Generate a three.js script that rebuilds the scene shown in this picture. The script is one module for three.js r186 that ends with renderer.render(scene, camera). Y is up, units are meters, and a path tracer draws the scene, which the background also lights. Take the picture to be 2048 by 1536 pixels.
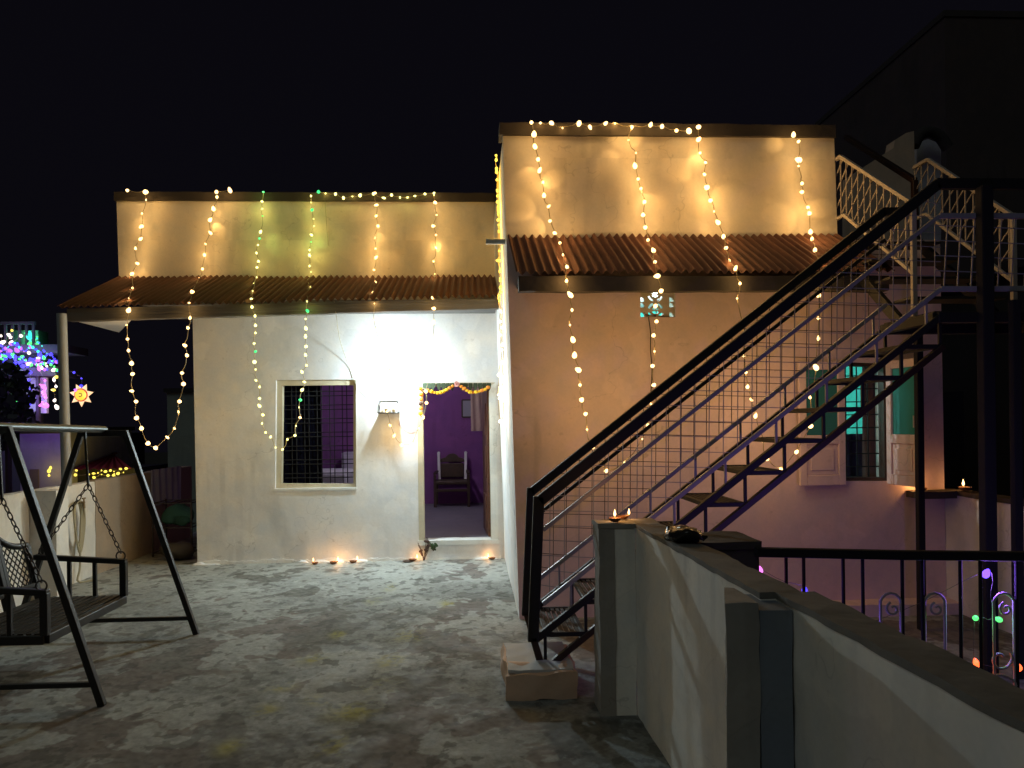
import * as THREE from 'three';
import { mergeGeometries } from 'three/addons/utils/BufferGeometryUtils.js';
import { RoundedBoxGeometry } from 'three/addons/geometries/RoundedBoxGeometry.js';

// ------------------------------------------------------------------ camera, sky, sun, exposure
const scene = new THREE.Scene();
const F = 1538, HORIZON = 846, EYE = 1.7;                     // focal length and horizon of the 2048 x 1536 picture
const camera = new THREE.PerspectiveCamera(2 * Math.atan(768 / F) * 180 / Math.PI, 4 / 3, 0.05, 400);
camera.position.set(0, EYE, 0);
camera.rotation.set(0, -0.0513, -0.012, 'YXZ');
camera.setViewOffset(2048, 1536, 0, -(HORIZON - 768), 2048, 1536);
camera.updateMatrixWorld(true);

const skyW = 64, skyH = 32, skyData = new Float32Array(skyW * skyH * 4);
for (let j = 0; j < skyH; j++) for (let i = 0; i < skyW; i++) {
  const up = Math.max(0, (j + 0.5) / skyH * 2 - 1), k = (j * skyW + i) * 4, g = 1 - 0.35 * up;
  skyData.set([0.0031 * g, 0.0028 * g, 0.0047 * g, 1], k);
}
const skyTexture = new THREE.DataTexture(skyData, skyW, skyH, THREE.RGBAFormat, THREE.FloatType);
skyTexture.mapping = THREE.EquirectangularReflectionMapping;
skyTexture.magFilter = THREE.LinearFilter; skyTexture.needsUpdate = true;
scene.background = skyTexture; scene.environment = skyTexture;

const moon = new THREE.DirectionalLight(new THREE.Color(0.86, 0.98, 0.92), 0.18);
moon.position.set(-16, 22, 17); moon.castShadow = true; moon.shadow.radius = 60;
moon.shadow.camera.left = -15; moon.shadow.camera.right = 15; moon.shadow.camera.top = 15; moon.shadow.camera.bottom = -15; moon.shadow.camera.far = 90;
scene.add(moon);

const renderer = new THREE.WebGLRenderer({ antialias: true });
renderer.setSize(1024, 768);
renderer.toneMapping = THREE.LinearToneMapping;
renderer.toneMappingExposure = 1;
renderer.shadowMap.enabled = true;

const LAMP_CD = 6.5, FAIRY_CD = 0.046, DIYA_CD = 0.036, ROOM_CD = 3.1, TEAL_CD = 9;

// ------------------------------------------------------------------ helpers
let seed = 7;
const rnd = () => { seed = (seed * 1664525 + 1013904223) >>> 0; return seed / 4294967296; };
const rr = (a, b) => a + (b - a) * rnd();
const V = (x, y, z) => new THREE.Vector3(x, y, z);
const lerp = (a, b, t) => a + (b - a) * t;
const clamp = (x, a, b) => Math.min(b, Math.max(a, x));
const smooth = (a, b, x) => { const t = clamp((x - a) / (b - a), 0, 1); return t * t * (3 - 2 * t); };
// a sight line of the survey photograph, met with a plane of the place
function sight(px, py) { return V((px - 1024) / F, -(py - HORIZON) / F, -1).applyEuler(camera.rotation); }
const onZ = (px, py, z) => { const d = sight(px, py); return d.multiplyScalar(z / d.z).add(camera.position); };
const onX = (px, py, x) => { const d = sight(px, py); return d.multiplyScalar(x / d.x).add(camera.position); };
const onY = (px, py, y) => { const d = sight(px, py); return d.multiplyScalar((y - EYE) / d.y).add(camera.position); };

const names = new Map();
function numbered(n) { const k = names.get(n) || 0; names.set(n, k + 1); return k ? n + '_' + String(k).padStart(3, '0') : n; }
function tag(o, label, category, group, kind) {
  if (label) o.userData.label = label;
  if (category) o.userData.category = category;
  if (group) o.userData.group = group;
  if (kind) o.userData.kind = kind;
  return o;
}
function thing(name, label, category, pos = V(0, 0, 0), group) {
  const o = new THREE.Group(); o.name = numbered(name); o.position.copy(pos); scene.add(o);
  return tag(o, label, category, group);
}
function worldOf(o) { const p = V(0, 0, 0); for (let q = o; q && q !== scene; q = q.parent) p.add(q.position); return p; }
// a part whose geometry is given in world coordinates (parents are never turned when this is used)
function part(parent, name, geo, mat, opt = {}) {
  let g = Array.isArray(geo) ? (geo.length > 1 ? mergeGeometries(geo.map(flat)) : geo[0]) : geo;
  const m = new THREE.Mesh(g, mat); m.name = name; m.castShadow = m.receiveShadow = true;
  if (parent !== scene && !opt.local) { const w = worldOf(parent); g.translate(-w.x, -w.y, -w.z); }
  if (opt.kind) m.userData.kind = opt.kind;
  if (opt.label) m.userData.label = opt.label;
  parent.add(m); return m;
}
function solo(name, geo, mat, label, category, group, kind) {
  const m = part(scene, numbered(name), geo, mat);
  return tag(m, label, category, group, kind);
}
function flat(g) { const q = g.index ? g.toNonIndexed() : g; for (const k of Object.keys(q.attributes)) if (!['position', 'normal', 'uv'].includes(k)) q.deleteAttribute(k); q.clearGroups(); q.morphAttributes = {}; return q; }
function metres(g) {                                           // uv in metres by the main direction of each face
  g = g.index ? g.toNonIndexed() : g;
  const p = g.attributes.position, uv = new Float32Array(p.count * 2), a = V(0, 0, 0), b = V(0, 0, 0), c = V(0, 0, 0);
  for (let i = 0; i < p.count; i += 3) {
    a.fromBufferAttribute(p, i); b.fromBufferAttribute(p, i + 1).sub(a); c.fromBufferAttribute(p, i + 2).sub(a);
    const n = b.cross(c), x = Math.abs(n.x), y = Math.abs(n.y), z = Math.abs(n.z);
    for (let k = 0; k < 3; k++) {
      const j = i + k, X = p.getX(j), Y = p.getY(j), Z = p.getZ(j);
      uv.set(x > y && x > z ? [Z, Y] : y > z ? [X, Z] : [X, Y], j * 2);
    }
  }
  g.setAttribute('uv', new THREE.BufferAttribute(uv, 2)); return g;
}
function box(x0, x1, y0, y1, z0, z1) {
  const g = new THREE.BoxGeometry(Math.abs(x1 - x0), Math.abs(y1 - y0), Math.abs(z1 - z0)); g.translate((x0 + x1) / 2, (y0 + y1) / 2, (z0 + z1) / 2); return metres(g);
}
function round(x0, x1, y0, y1, z0, z1, r = 0.01) {
  const g = new RoundedBoxGeometry(Math.abs(x1 - x0), Math.abs(y1 - y0), Math.abs(z1 - z0), 2, r); g.translate((x0 + x1) / 2, (y0 + y1) / 2, (z0 + z1) / 2); return metres(g);
}
function beam(a, b, w, h = w, up = V(0, 1, 0)) {               // bevelled bar from a to b
  const d = b.clone().sub(a), L = d.length(), g = L > 0.06 && Math.min(w, h) > 0.012 ? new RoundedBoxGeometry(w, h, L, 1, Math.min(w, h) * 0.14) : new THREE.BoxGeometry(w, h, L);
  d.normalize(); if (Math.abs(d.dot(up)) > 0.98) up = V(0, 0, 1);
  const x = up.clone().cross(d).normalize(), y = d.clone().cross(x);
  g.applyMatrix4(new THREE.Matrix4().makeBasis(x, y, d).setPosition(a.clone().add(b).multiplyScalar(0.5))); return flat(g);
}
function rod(a, b, r, seg = 8) {
  const d = b.clone().sub(a), g = new THREE.CylinderGeometry(r, r, d.length(), seg);
  g.applyQuaternion(new THREE.Quaternion().setFromUnitVectors(V(0, 1, 0), d.clone().normalize())); g.translate((a.x + b.x) / 2, (a.y + b.y) / 2, (a.z + b.z) / 2); return flat(g);
}
function tube(pts, r, n = pts.length * 4, seg = 6, tension = 0.5) { return flat(new THREE.TubeGeometry(new THREE.CatmullRomCurve3(pts, false, 'catmullrom', tension), n, r, seg, false)); }
function plate(pts, holes, z0, depth) {                        // a wall: outline in x, y; its front face at z0, thickness going back
  const s = new THREE.Shape(pts.map((p) => new THREE.Vector2(p.x, p.y)));
  for (const h of holes) s.holes.push(new THREE.Path(h.map((p) => new THREE.Vector2(p.x, p.y))));
  const g = new THREE.ExtrudeGeometry(s, { depth, bevelEnabled: false }); g.translate(0, 0, z0 - depth); return g;
}
function roughen(g, amp, f = 9) {                              // uneven hand-plastered surface
  const p = g.attributes.position;
  for (let i = 0; i < p.count; i++) {
    const x = p.getX(i), y = p.getY(i), z = p.getZ(i);
    p.setXYZ(i, x + amp * (noise3(x * f, y * f, z * f) - 0.5), y + amp * (noise3(x * f + 31, y * f, z * f) - 0.5), z + amp * (noise3(x * f, y * f + 57, z * f) - 0.5));
  }
  g.computeVertexNormals(); return g;
}
function roughBox(x0, x1, y0, y1, z0, z1, amp = 0.012, step = 0.09) {
  const w = Math.abs(x1 - x0), h = Math.abs(y1 - y0), d = Math.abs(z1 - z0), n = (l) => clamp(Math.round(l / step), 1, 70);
  const g = new THREE.BoxGeometry(w, h, d, n(w), n(h), n(d)); g.translate((x0 + x1) / 2, (y0 + y1) / 2, (z0 + z1) / 2);
  return metres(roughen(g, amp));
}
// ------------------------------------------------------------------ noise and textures
const H = new Float32Array(65536); { let s = 12345; for (let i = 0; i < 65536; i++) { s = (s * 1103515245 + 12345) >>> 0; H[i] = ((s >>> 8) & 65535) / 65535; } }
const hash = (x, y, p) => H[(((x % p + p) % p) * 197 + ((y % p + p) % p) * 8191 + p * 13) & 65535];
function noise2(x, y, p = 4096) {
  const i = Math.floor(x), j = Math.floor(y), u = x - i, v = y - j, a = u * u * (3 - 2 * u), b = v * v * (3 - 2 * v);
  return lerp(lerp(hash(i, j, p), hash(i + 1, j, p), a), lerp(hash(i, j + 1, p), hash(i + 1, j + 1, p), a), b);
}
function noise3(x, y, z) { const k = Math.floor(z), t = z - k, s = t * t * (3 - 2 * t); return lerp(noise2(x + k * 17.3, y + k * 9.1), noise2(x + (k + 1) * 17.3, y + (k + 1) * 9.1), s); }
function fbm(x, y, o = 5, p = 4096) { let s = 0, a = 0.5, n = 0; for (let k = 0; k < o; k++) { s += a * noise2(x, y, p); n += a; x *= 2; y *= 2; p *= 2; a *= 0.5; } return s / n; }
const enc = (c) => Math.round(255 * (c <= 0.0031308 ? 12.92 * c : 1.055 * Math.pow(Math.max(c, 0), 1 / 2.4) - 0.055));
function texture(w, h, fn, srgb = true) {                       // fn(u, v) -> linear [r, g, b]
  const d = new Uint8Array(w * h * 4);
  for (let j = 0; j < h; j++) for (let i = 0; i < w; i++) {
    const c = fn((i + 0.5) / w, (j + 0.5) / h), k = (j * w + i) * 4;
    for (let q = 0; q < 3; q++) d[k + q] = clamp(srgb ? enc(c[q]) : Math.round(c[q] * 255), 0, 255);
    d[k + 3] = 255;
  }
  const t = new THREE.DataTexture(d, w, h); t.wrapS = t.wrapT = THREE.RepeatWrapping; t.magFilter = THREE.LinearFilter; t.minFilter = THREE.LinearMipmapLinearFilter; t.generateMipmaps = true;
  if (srgb) t.colorSpace = THREE.SRGBColorSpace; t.needsUpdate = true; return t;
}
// plaster: one tile stands for 4 m; multiplies the paint
const plasterTone = texture(1024, 1024, (u, v) => {
  const big = fbm(u * 5, v * 5, 4, 5), mid = fbm(u * 26 + 3, v * 26, 4, 26), fine = noise2(u * 300, v * 300, 300), streak = fbm(u * 44, v * 4 + 9, 3, 44);
  let k = 0.86 + 0.2 * (big - 0.5) + 0.12 * (mid - 0.5) + 0.05 * (fine - 0.5) - 0.1 * smooth(0.58, 0.8, streak) * smooth(0.45, 0.7, big);
  k -= 0.1 * smooth(0.8, 0.86, fbm(u * 90, v * 90, 2, 90)) * smooth(0.5, 0.7, mid);
  const cr = Math.abs(fbm(u * 8 + 2, v * 8 + 5, 5, 8) - 0.5); k -= 0.16 * (1 - smooth(0.0015, 0.004, cr)) * smooth(0.52, 0.62, fbm(u * 3 + 1, v * 3, 2, 3));
  k -= 0.13 * smooth(0.56, 0.72, fbm(u * 9 + 4, v * 3 + 2, 5, 9)); k += 0.06 * smooth(0.6, 0.64, fbm(u * 12, v * 12 + 7, 4, 12));
  const warm = 0.08 * (mid - 0.5) + 0.05 * (big - 0.5); return [k + warm, k, k - warm * 1.4];
});
const plasterBump = texture(1024, 1024, (u, v) => { const k = 0.5 * fbm(u * 30, v * 30, 5, 30) + 0.5 * fbm(u * 7, v * 7, 3, 7); return [k, k, k]; }, false);
plasterTone.repeat.set(0.25, 0.25); plasterBump.repeat.set(0.25, 0.25);
function plaster(r, g, b, rough = 0.88, bump = 0.006) {
  return new THREE.MeshStandardMaterial({ color: new THREE.Color().setRGB(r, g, b), map: plasterTone, bumpMap: plasterBump, bumpScale: bump, roughness: rough });
}
const metalTone = texture(512, 512, (u, v) => { const k = 0.8 + 0.5 * (fbm(u * 20, v * 20, 4, 20) - 0.5), r = smooth(0.6, 0.72, fbm(u * 9 + 4, v * 9, 4, 9)); return [k + r * 0.6, k + r * 0.05, k - 0.1 * r]; });
metalTone.repeat.set(2, 2);
function paint(r, g, b, rough = 0.5, metal = 0) { return new THREE.MeshStandardMaterial({ color: new THREE.Color().setRGB(r, g, b), roughness: rough, metalness: metal }); }
function worn(r, g, b, rough = 0.45, metal = 0) { const m = paint(r, g, b, rough, metal); m.map = metalTone; return m; }
function glow(r, g, b, k) { return new THREE.MeshStandardMaterial({ color: 0x222222, emissive: new THREE.Color().setRGB(r, g, b), emissiveIntensity: k, roughness: 0.4 }); }

const M = {
  houseWall: plaster(0.82, 0.815, 0.81), parapet: plaster(0.82, 0.74, 0.6), white: plaster(0.92, 0.92, 0.9), peach: plaster(0.79, 0.61, 0.59), wingUpper: plaster(0.76, 0.66, 0.53),
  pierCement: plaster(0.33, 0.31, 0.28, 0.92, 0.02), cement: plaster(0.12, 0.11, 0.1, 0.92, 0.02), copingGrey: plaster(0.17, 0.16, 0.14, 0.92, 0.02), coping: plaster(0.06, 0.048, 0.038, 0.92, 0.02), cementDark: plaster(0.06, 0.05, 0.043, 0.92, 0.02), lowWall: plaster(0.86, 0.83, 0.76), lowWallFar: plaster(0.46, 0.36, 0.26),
  frame: plaster(0.62, 0.55, 0.4, 0.6, 0.004), frameWhite: plaster(0.82, 0.83, 0.8, 0.6, 0.004), purple: plaster(0.24, 0.08, 0.29), teal: plaster(0.05, 0.55, 0.46), roomFloor: plaster(0.2, 0.19, 0.23, 0.5), ceiling: plaster(0.7, 0.7, 0.7),
  barBlack: paint(0.006, 0.006, 0.008, 0.95), black: worn(0.012, 0.011, 0.011, 0.62), rusty: worn(0.035, 0.016, 0.01, 0.5), grate: worn(0.028, 0.024, 0.02, 0.65), silver: worn(0.42, 0.4, 0.42, 0.4, 0.2), wireGrey: paint(0.3, 0.29, 0.31, 0.5, 0.1), lattice: worn(0.52, 0.46, 0.4, 0.5),
  swing: worn(0.008, 0.008, 0.008, 0.5), swingBar: paint(0.07, 0.08, 0.08, 0.4, 0.7), chain: paint(0.07, 0.06, 0.055, 0.5, 0.6),
  wood: worn(0.16, 0.07, 0.04, 0.5), darkWood: worn(0.06, 0.035, 0.025, 0.5), whitePost: paint(0.7, 0.7, 0.72, 0.4), clay: paint(0.2, 0.075, 0.035, 0.8), oil: paint(0.25, 0.15, 0.03, 0.15), wick: paint(0.5, 0.42, 0.3, 0.9),
  cable: paint(0.05, 0.045, 0.04, 0.6), fairyWire: paint(0.32, 0.26, 0.15, 0.5), pipe: paint(0.36, 0.37, 0.36, 0.5), brass: paint(0.3, 0.22, 0.12, 0.4, 0.6), hose: paint(0.4, 0.36, 0.24, 0.7),
  leaf: paint(0.035, 0.075, 0.025, 0.6), leafDark: paint(0.03, 0.05, 0.025, 0.7), marigold: paint(0.85, 0.5, 0.02, 0.8), orangeFlower: paint(0.8, 0.28, 0.03, 0.8), driedFlower: paint(0.1, 0.06, 0.05, 0.9), pinkBow: paint(0.6, 0.28, 0.25, 0.8),
};
const roofTone = texture(512, 512, (u, v) => { const k = 0.8 + 0.35 * (fbm(u * 9, v * 14, 5, 9) - 0.5), d = smooth(0.55, 0.75, fbm(u * 30, v * 6, 3, 30)); return [k - 0.12 * d, k - 0.1 * d, k - 0.08 * d]; });
const roofMat = new THREE.MeshStandardMaterial({ color: new THREE.Color().setRGB(0.165, 0.066, 0.038), map: roofTone, roughness: 0.82, side: THREE.DoubleSide });

// ------------------------------------------------------------------ the place: main planes
const zH = -9.67, zE = -8.62, zW = -6.65, zWE = -6.2;           // house front, its eave; wing front, its eave
const xs = (y) => lerp(0.385, 0.29, clamp(y / 4.3, 0, 1));       // the wing's left side leans a little

// ground and terrace
const ground = new THREE.PlaneGeometry(240, 240); ground.rotateX(-Math.PI / 2); ground.translate(0, -3.4, -40);
solo('ground', metres(ground), plaster(0.06, 0.055, 0.045, 0.95), null, null, null, 'structure');

const FX0 = -4.5, FX1 = 4.35, FZ0 = -14.4, FZ1 = 1.6;
const powder = [[822, 1271, 34, 12], [677, 1268, 16, 8], [780, 1321, 30, 14], [625, 1319, 26, 10], [561, 1374, 30, 9], [761, 1374, 34, 15], [703, 1423, 48, 17], [532, 1421, 24, 13], [457, 1495, 26, 16], [667, 1492, 28, 24], [748, 1201, 14, 7], [896, 1208, 16, 7], [780, 1175, 12, 6], [640, 1400, 30, 10]].map(([x, y, a, b]) => { const c = onY(x, y, 0), e = onY(x + a, y, 0), f = onY(x, y - b, 0); return [c.x, c.z, e.x - c.x, Math.abs(f.z - c.z)]; });
const floorFn = (u, v) => {
  const x = lerp(FX0, FX1, u), z = lerp(FZ1, FZ0, v);
  const wx = x + 0.35 * (fbm(x * 1.3 + 9, z * 1.3, 3) - 0.5), wz = z + 0.35 * (fbm(x * 1.3, z * 1.3 + 40, 3) - 0.5);
  const a = fbm(wx * 1.15 + 20, wz * 1.15 + 20, 6), b = fbm(wx * 2.3 + 70, wz * 2.0 + 11, 5), c = fbm(wx * 5.2 + 5, wz * 4.6 + 90, 4), g = noise2(x * 150, z * 150), g2 = fbm(x * 34, z * 34, 3);
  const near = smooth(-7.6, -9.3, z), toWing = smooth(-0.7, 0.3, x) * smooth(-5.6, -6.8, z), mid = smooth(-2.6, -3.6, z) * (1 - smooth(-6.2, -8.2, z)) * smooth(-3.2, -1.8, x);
  const d = fbm(wx * 11 + 13, wz * 9 + 3, 5), grit = fbm(x * 60, z * 60, 2);
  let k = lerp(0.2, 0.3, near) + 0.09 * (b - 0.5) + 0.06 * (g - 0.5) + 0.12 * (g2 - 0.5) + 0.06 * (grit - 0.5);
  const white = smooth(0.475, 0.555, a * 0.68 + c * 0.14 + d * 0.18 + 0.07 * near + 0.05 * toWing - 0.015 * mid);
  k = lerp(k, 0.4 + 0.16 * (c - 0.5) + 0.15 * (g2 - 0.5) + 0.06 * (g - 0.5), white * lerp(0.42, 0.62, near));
  const worn_ = smooth(0.53, 0.565, b * 0.6 + c * 0.14 + d * 0.26 - 0.075 * near - 0.03 * toWing + 0.03 * mid);
  let R = k * 0.97, G = k * 1.02, B = k * 0.96;
  const brown = smooth(0.45, 0.6, a);
  R = lerp(R, 0.06 + 0.09 * g2 + 0.02 * brown, worn_ * 0.85); G = lerp(G, 0.058 + 0.09 * g2, worn_ * 0.85); B = lerp(B, 0.05 + 0.08 * g2, worn_ * 0.85);
  const fleck = smooth(0.62, 0.66, fbm(x * 13 + 3, z * 11, 5)) * 0.6; R = lerp(R, 0.06, fleck); G = lerp(G, 0.06, fleck); B = lerp(B, 0.052, fleck);
  let y = 0; for (const [px, pz, a_, b_] of powder) { const q = ((x - px) / a_) ** 2 + ((z - pz) / b_) ** 2; if (q < 3) y = Math.max(y, Math.exp(-q * 1.2)); }
  y *= smooth(0.36, 0.62, c * 0.6 + g2 * 0.4) * 0.75; R = lerp(R, 0.3, y); G = lerp(G, 0.28, y); B = lerp(B, 0.03, y);
  return [R, G, B];
};
const floorMap = texture(1792, 2048, floorFn), floorBump = texture(1024, 1024, (u, v) => { const x = u * 9, z = v * 16, k = 0.6 * fbm(x * 2.2 + 70, z * 2, 5) + 0.4 * fbm(x * 20, z * 20, 3); return [k, k, k]; }, false);
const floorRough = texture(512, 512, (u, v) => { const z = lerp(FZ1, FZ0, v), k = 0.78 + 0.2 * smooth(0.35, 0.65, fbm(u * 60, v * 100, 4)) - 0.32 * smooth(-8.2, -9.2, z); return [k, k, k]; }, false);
const floorMat = new THREE.MeshStandardMaterial({ map: floorMap, bumpMap: floorBump, bumpScale: 0.02, roughnessMap: floorRough, roughness: 1 });
{
  const g = new THREE.BoxGeometry(FX1 - FX0, 3.4, FZ1 - FZ0); g.translate((FX0 + FX1) / 2, -1.7, (FZ0 + FZ1) / 2);
  const p = g.attributes.position, uv = g.attributes.uv;
  for (let i = 0; i < p.count; i++) uv.setXY(i, (p.getX(i) - FX0) / (FX1 - FX0), (FZ1 - p.getZ(i)) / (FZ1 - FZ0));
  solo('terrace_floor', g, floorMat, null, null, null, 'structure');
}

// ------------------------------------------------------------------ the house: left block and right wing
const house = thing('house', 'single storey white and peach terrace house with flat roofs and strung lights', 'house', V(-1.5, 0, zH));
const roofTopH = onZ(620, 556, zH).y, coTop = onZ(620, 386, zH).y, coBot = onZ(620, 403, zH).y;
const roofTopW = onZ(1340, 475, zW).y, wTop = onZ(1340, 250, zW).y, wCo = onZ(1340, 274, zW).y;
const eaveH0 = onZ(620, 634, zE).y, eaveH1 = onZ(620, 606, zE).y, eaveW0 = onZ(1300, 582, zWE).y, eaveW1 = onZ(1300, 549, zWE).y;
const Q = (l, z) => l.map(([x, y]) => onZ(x, y, z));

// front wall of the left block, with window and door openings
const winHole = Q([[552, 760], [712, 759], [712, 979], [550, 979]], zH), doorHole = Q([[834, 765], [990, 765], [995, 1082], [838, 1082]], zH);
{
  const tl = onZ(388, 640, zH), bl = onZ(395, 1133, zH);
  const g = plate([V(bl.x, 0, 0), V(0.4, 0, 0), V(0.4, roofTopH - 0.1, 0), V(tl.x - 0.02, roofTopH - 0.1, 0)], [winHole, doorHole], zH, 0.22);
  part(house, 'wall', g, M.houseWall, { label: 'white plastered front wall with a window and a door' });
  // whitewash smeared along the foot of the wall
  const top = [], n = 90; for (let i = 0; i <= n; i++) { const x = lerp(bl.x, 0.34, i / n); top.push(V(x, 0.012 + 0.05 * fbm(x * 3.5, 2.2, 4) + 0.03 * (noise2(x * 26, 5) - 0.5), 0)); }
  part(house, 'whitewash_edge', plate([V(bl.x, -0.002, 0), ...top.slice(0), V(0.34, -0.002, 0)].reverse(), [], zH + 0.016, 0.014), M.white);
  for (let i = 0; i < 9; i++) { const x = i < 3 ? bl.x + 0.03 + i * 0.09 : rr(bl.x, 0.2); const s = new THREE.SphereGeometry(1, 10, 6); s.scale(rr(0.05, 0.16), rr(0.012, 0.035), rr(0.03, 0.06)); s.translate(x, 0, zH + 0.03); part(house, 'plaster_lump', metres(roughen(s, 0.02, 30)), M.white); }
}
// parapet, coping, roof slab of the left block
{
  const a = Q([[233, 403], [1003, 403]], zH), x0 = a[0].x, xb = onZ(238, 557, zH).x;
  part(house, 'parapet', metres(plate([V(xb, roofTopH - 0.02, 0), V(0.34, roofTopH - 0.02, 0), V(0.34, coBot, 0), V(x0, coBot, 0)], [], zH, 0.14)), M.parapet);
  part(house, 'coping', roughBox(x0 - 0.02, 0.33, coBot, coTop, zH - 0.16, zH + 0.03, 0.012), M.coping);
  part(house, 'parapet', box(x0, x0 + 0.14, roofTopH, coBot, zH - 4.9, zH - 0.14), M.parapet);
  part(house, 'roof_slab', box(xb, 0.4, roofTopH - 0.24, roofTopH - 0.1, zH - 4.95, zH - 0.02), M.cement);
}
function corrugated(x0t, x1t, yt, zt, x0b, x1b, yb, zb, pitch, amp, ybr = yb) {
  const nx = Math.round((x1b - x0b) / pitch * 10), nz = 6, pos = [], uv = [], idx = [], n = V(0, zt - zb === 0 ? 1 : Math.abs(zt - zb), yt - yb).normalize();
  for (let j = 0; j <= nz; j++) for (let i = 0; i <= nx; i++) {
    const u = i / nx, v = j / nz, x = lerp(lerp(x0t, x1t, u), lerp(x0b, x1b, u), v), w = amp * Math.sin(2 * Math.PI * lerp(x0b, x1b, u) / pitch) + 0.006 * (noise2(x * 3, v * 3) - 0.5);
    pos.push(x, lerp(yt, lerp(yb, ybr, u), v) + w * n.y - (j === nz ? 0.006 * noise2(x * 9, 3) : 0), lerp(zt, zb, v) + w * n.z); uv.push(x * 0.7, v * 0.5);
  }
  for (let j = 0; j < nz; j++) for (let i = 0; i < nx; i++) { const a = j * (nx + 1) + i; idx.push(a, a + nx + 1, a + 1, a + 1, a + nx + 1, a + nx + 2); }
  const g = new THREE.BufferGeometry(); g.setAttribute('position', new THREE.Float32BufferAttribute(pos, 3)); g.setAttribute('uv', new THREE.Float32BufferAttribute(uv, 2)); g.setIndex(idx); g.computeVertexNormals(); return g;
}
const roofMats = [1, 0.82, 1.12].map((k) => { const m = roofMat.clone(); m.color.multiplyScalar(k); return m; });
function roofSheets(x0t, x1t, yt, zt, x0b, x1b, yb, zb, pitch, amp, ybr = yb) {   // overlapping sheets laid side by side
  const roof = new THREE.Group(); roof.name = 'corrugated_roof'; house.add(roof);
  const n = Math.round((x1b - x0b) / 0.8);
  for (let i = 0; i < n; i++) {
    const a = i / n, b = Math.min(1, (i + 1) / n + 0.02), up = (i % 2 ? 0.007 : 0) + rr(-0.003, 0.003), out = rr(-0.018, 0.018), tilt = rr(-0.006, 0.006);
    part(roof, 'roof_sheet', corrugated(lerp(x0t, x1t, a), lerp(x0t, x1t, b), yt + up, zt, lerp(x0b, x1b, a), lerp(x0b, x1b, b), lerp(yb, ybr, a) + up + tilt, zb + out, pitch, amp, lerp(yb, ybr, b) + up - tilt), roofMats[Math.floor(rnd() * 3)]);
  }
}
{ // sunshade of the left block
  const l0 = onZ(130, 620, zE).x, t0 = onZ(238, 557, zH).x;
  const A = onZ(150, 642, zE), B = onZ(996, 617, zE), C = onZ(996, 597, zE), D = onZ(150, 617, zE), nx = 60, fascia = new THREE.BoxGeometry(1, 1, 0.1, nx, 3, 1), p = fascia.attributes.position;
  for (let i = 0; i < p.count; i++) { const u = p.getX(i) + 0.5, v = p.getY(i) + 0.5; p.setXYZ(i, lerp(l0 + 0.02, xs(3) - 0.01, u), lerp(lerp(A.y, B.y, u), lerp(D.y, C.y, u), v), zE - 0.05 + p.getZ(i)); }
  roughen(fascia, 0.012); metres(fascia);
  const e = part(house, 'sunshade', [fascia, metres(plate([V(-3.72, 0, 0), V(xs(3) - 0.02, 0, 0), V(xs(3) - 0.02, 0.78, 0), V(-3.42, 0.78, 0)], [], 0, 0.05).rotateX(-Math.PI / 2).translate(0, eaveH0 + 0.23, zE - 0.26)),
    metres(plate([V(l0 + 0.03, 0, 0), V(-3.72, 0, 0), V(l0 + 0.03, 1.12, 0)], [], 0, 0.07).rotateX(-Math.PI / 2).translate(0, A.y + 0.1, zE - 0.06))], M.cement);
  e.userData.label = 'grey concrete sunshade slab under the tiled sheet';
  part(house, 'sunshade_soffit', metres(plate([V(l0 + 0.05, 0, 0), V(-3.76, 0, 0), V(l0 + 0.05, 1.08, 0)], [], 0, 0.012).rotateX(-Math.PI / 2).translate(0, A.y + 0.026, zE - 0.09)), M.white);
  roofSheets(t0, 0.3, roofTopH + 0.01, zH + 0.015, l0 - 0.06, xs(3) - 0.015, D.y + 0.018, zE + 0.035, 0.076, 0.019, C.y + 0.018);
}
// window of the left block
{
  const w = new THREE.Group(); w.name = 'window'; house.add(w);
  const [a, b, c, d] = winHole, f = 0.066, zf = zH - 0.05;
  part(w, 'frame', plate([a, b, c, d].map((p) => p.clone()).reverse(), [[V(a.x + f, a.y - f, 0), V(b.x - f * 0.6, b.y - f, 0), V(c.x - f * 0.6, c.y + f, 0), V(d.x + f, d.y + f, 0)]], zf, 0.09), M.frame);
  part(w, 'sill', roughBox(d.x - 0.012, c.x + 0.012, d.y - 0.014, d.y + 0.012, zH - 0.049, zH + 0.014, 0.005), M.frameWhite);
  for (let i = 0; i < 7; i++) for (const q of [0, 0.056]) { const y = lerp(a.y - 0.14, d.y + 0.09, i / 6.55) - q; part(w, 'bar', rod(V(a.x + f - 0.01, y, zf - 0.1), V(b.x - f * 0.5, y, zf - 0.1), 0.006, 6), M.barBlack); }
  for (let i = 0; i < 5; i++) for (const q of [0, 0.056]) { const x = lerp(a.x + 0.15, b.x - 0.2, i / 4) + q; part(w, 'bar', rod(V(x, d.y + f - 0.01, zf - 0.112), V(x, a.y - f + 0.01, zf - 0.112), 0.006, 6), M.barBlack); }
}
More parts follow.
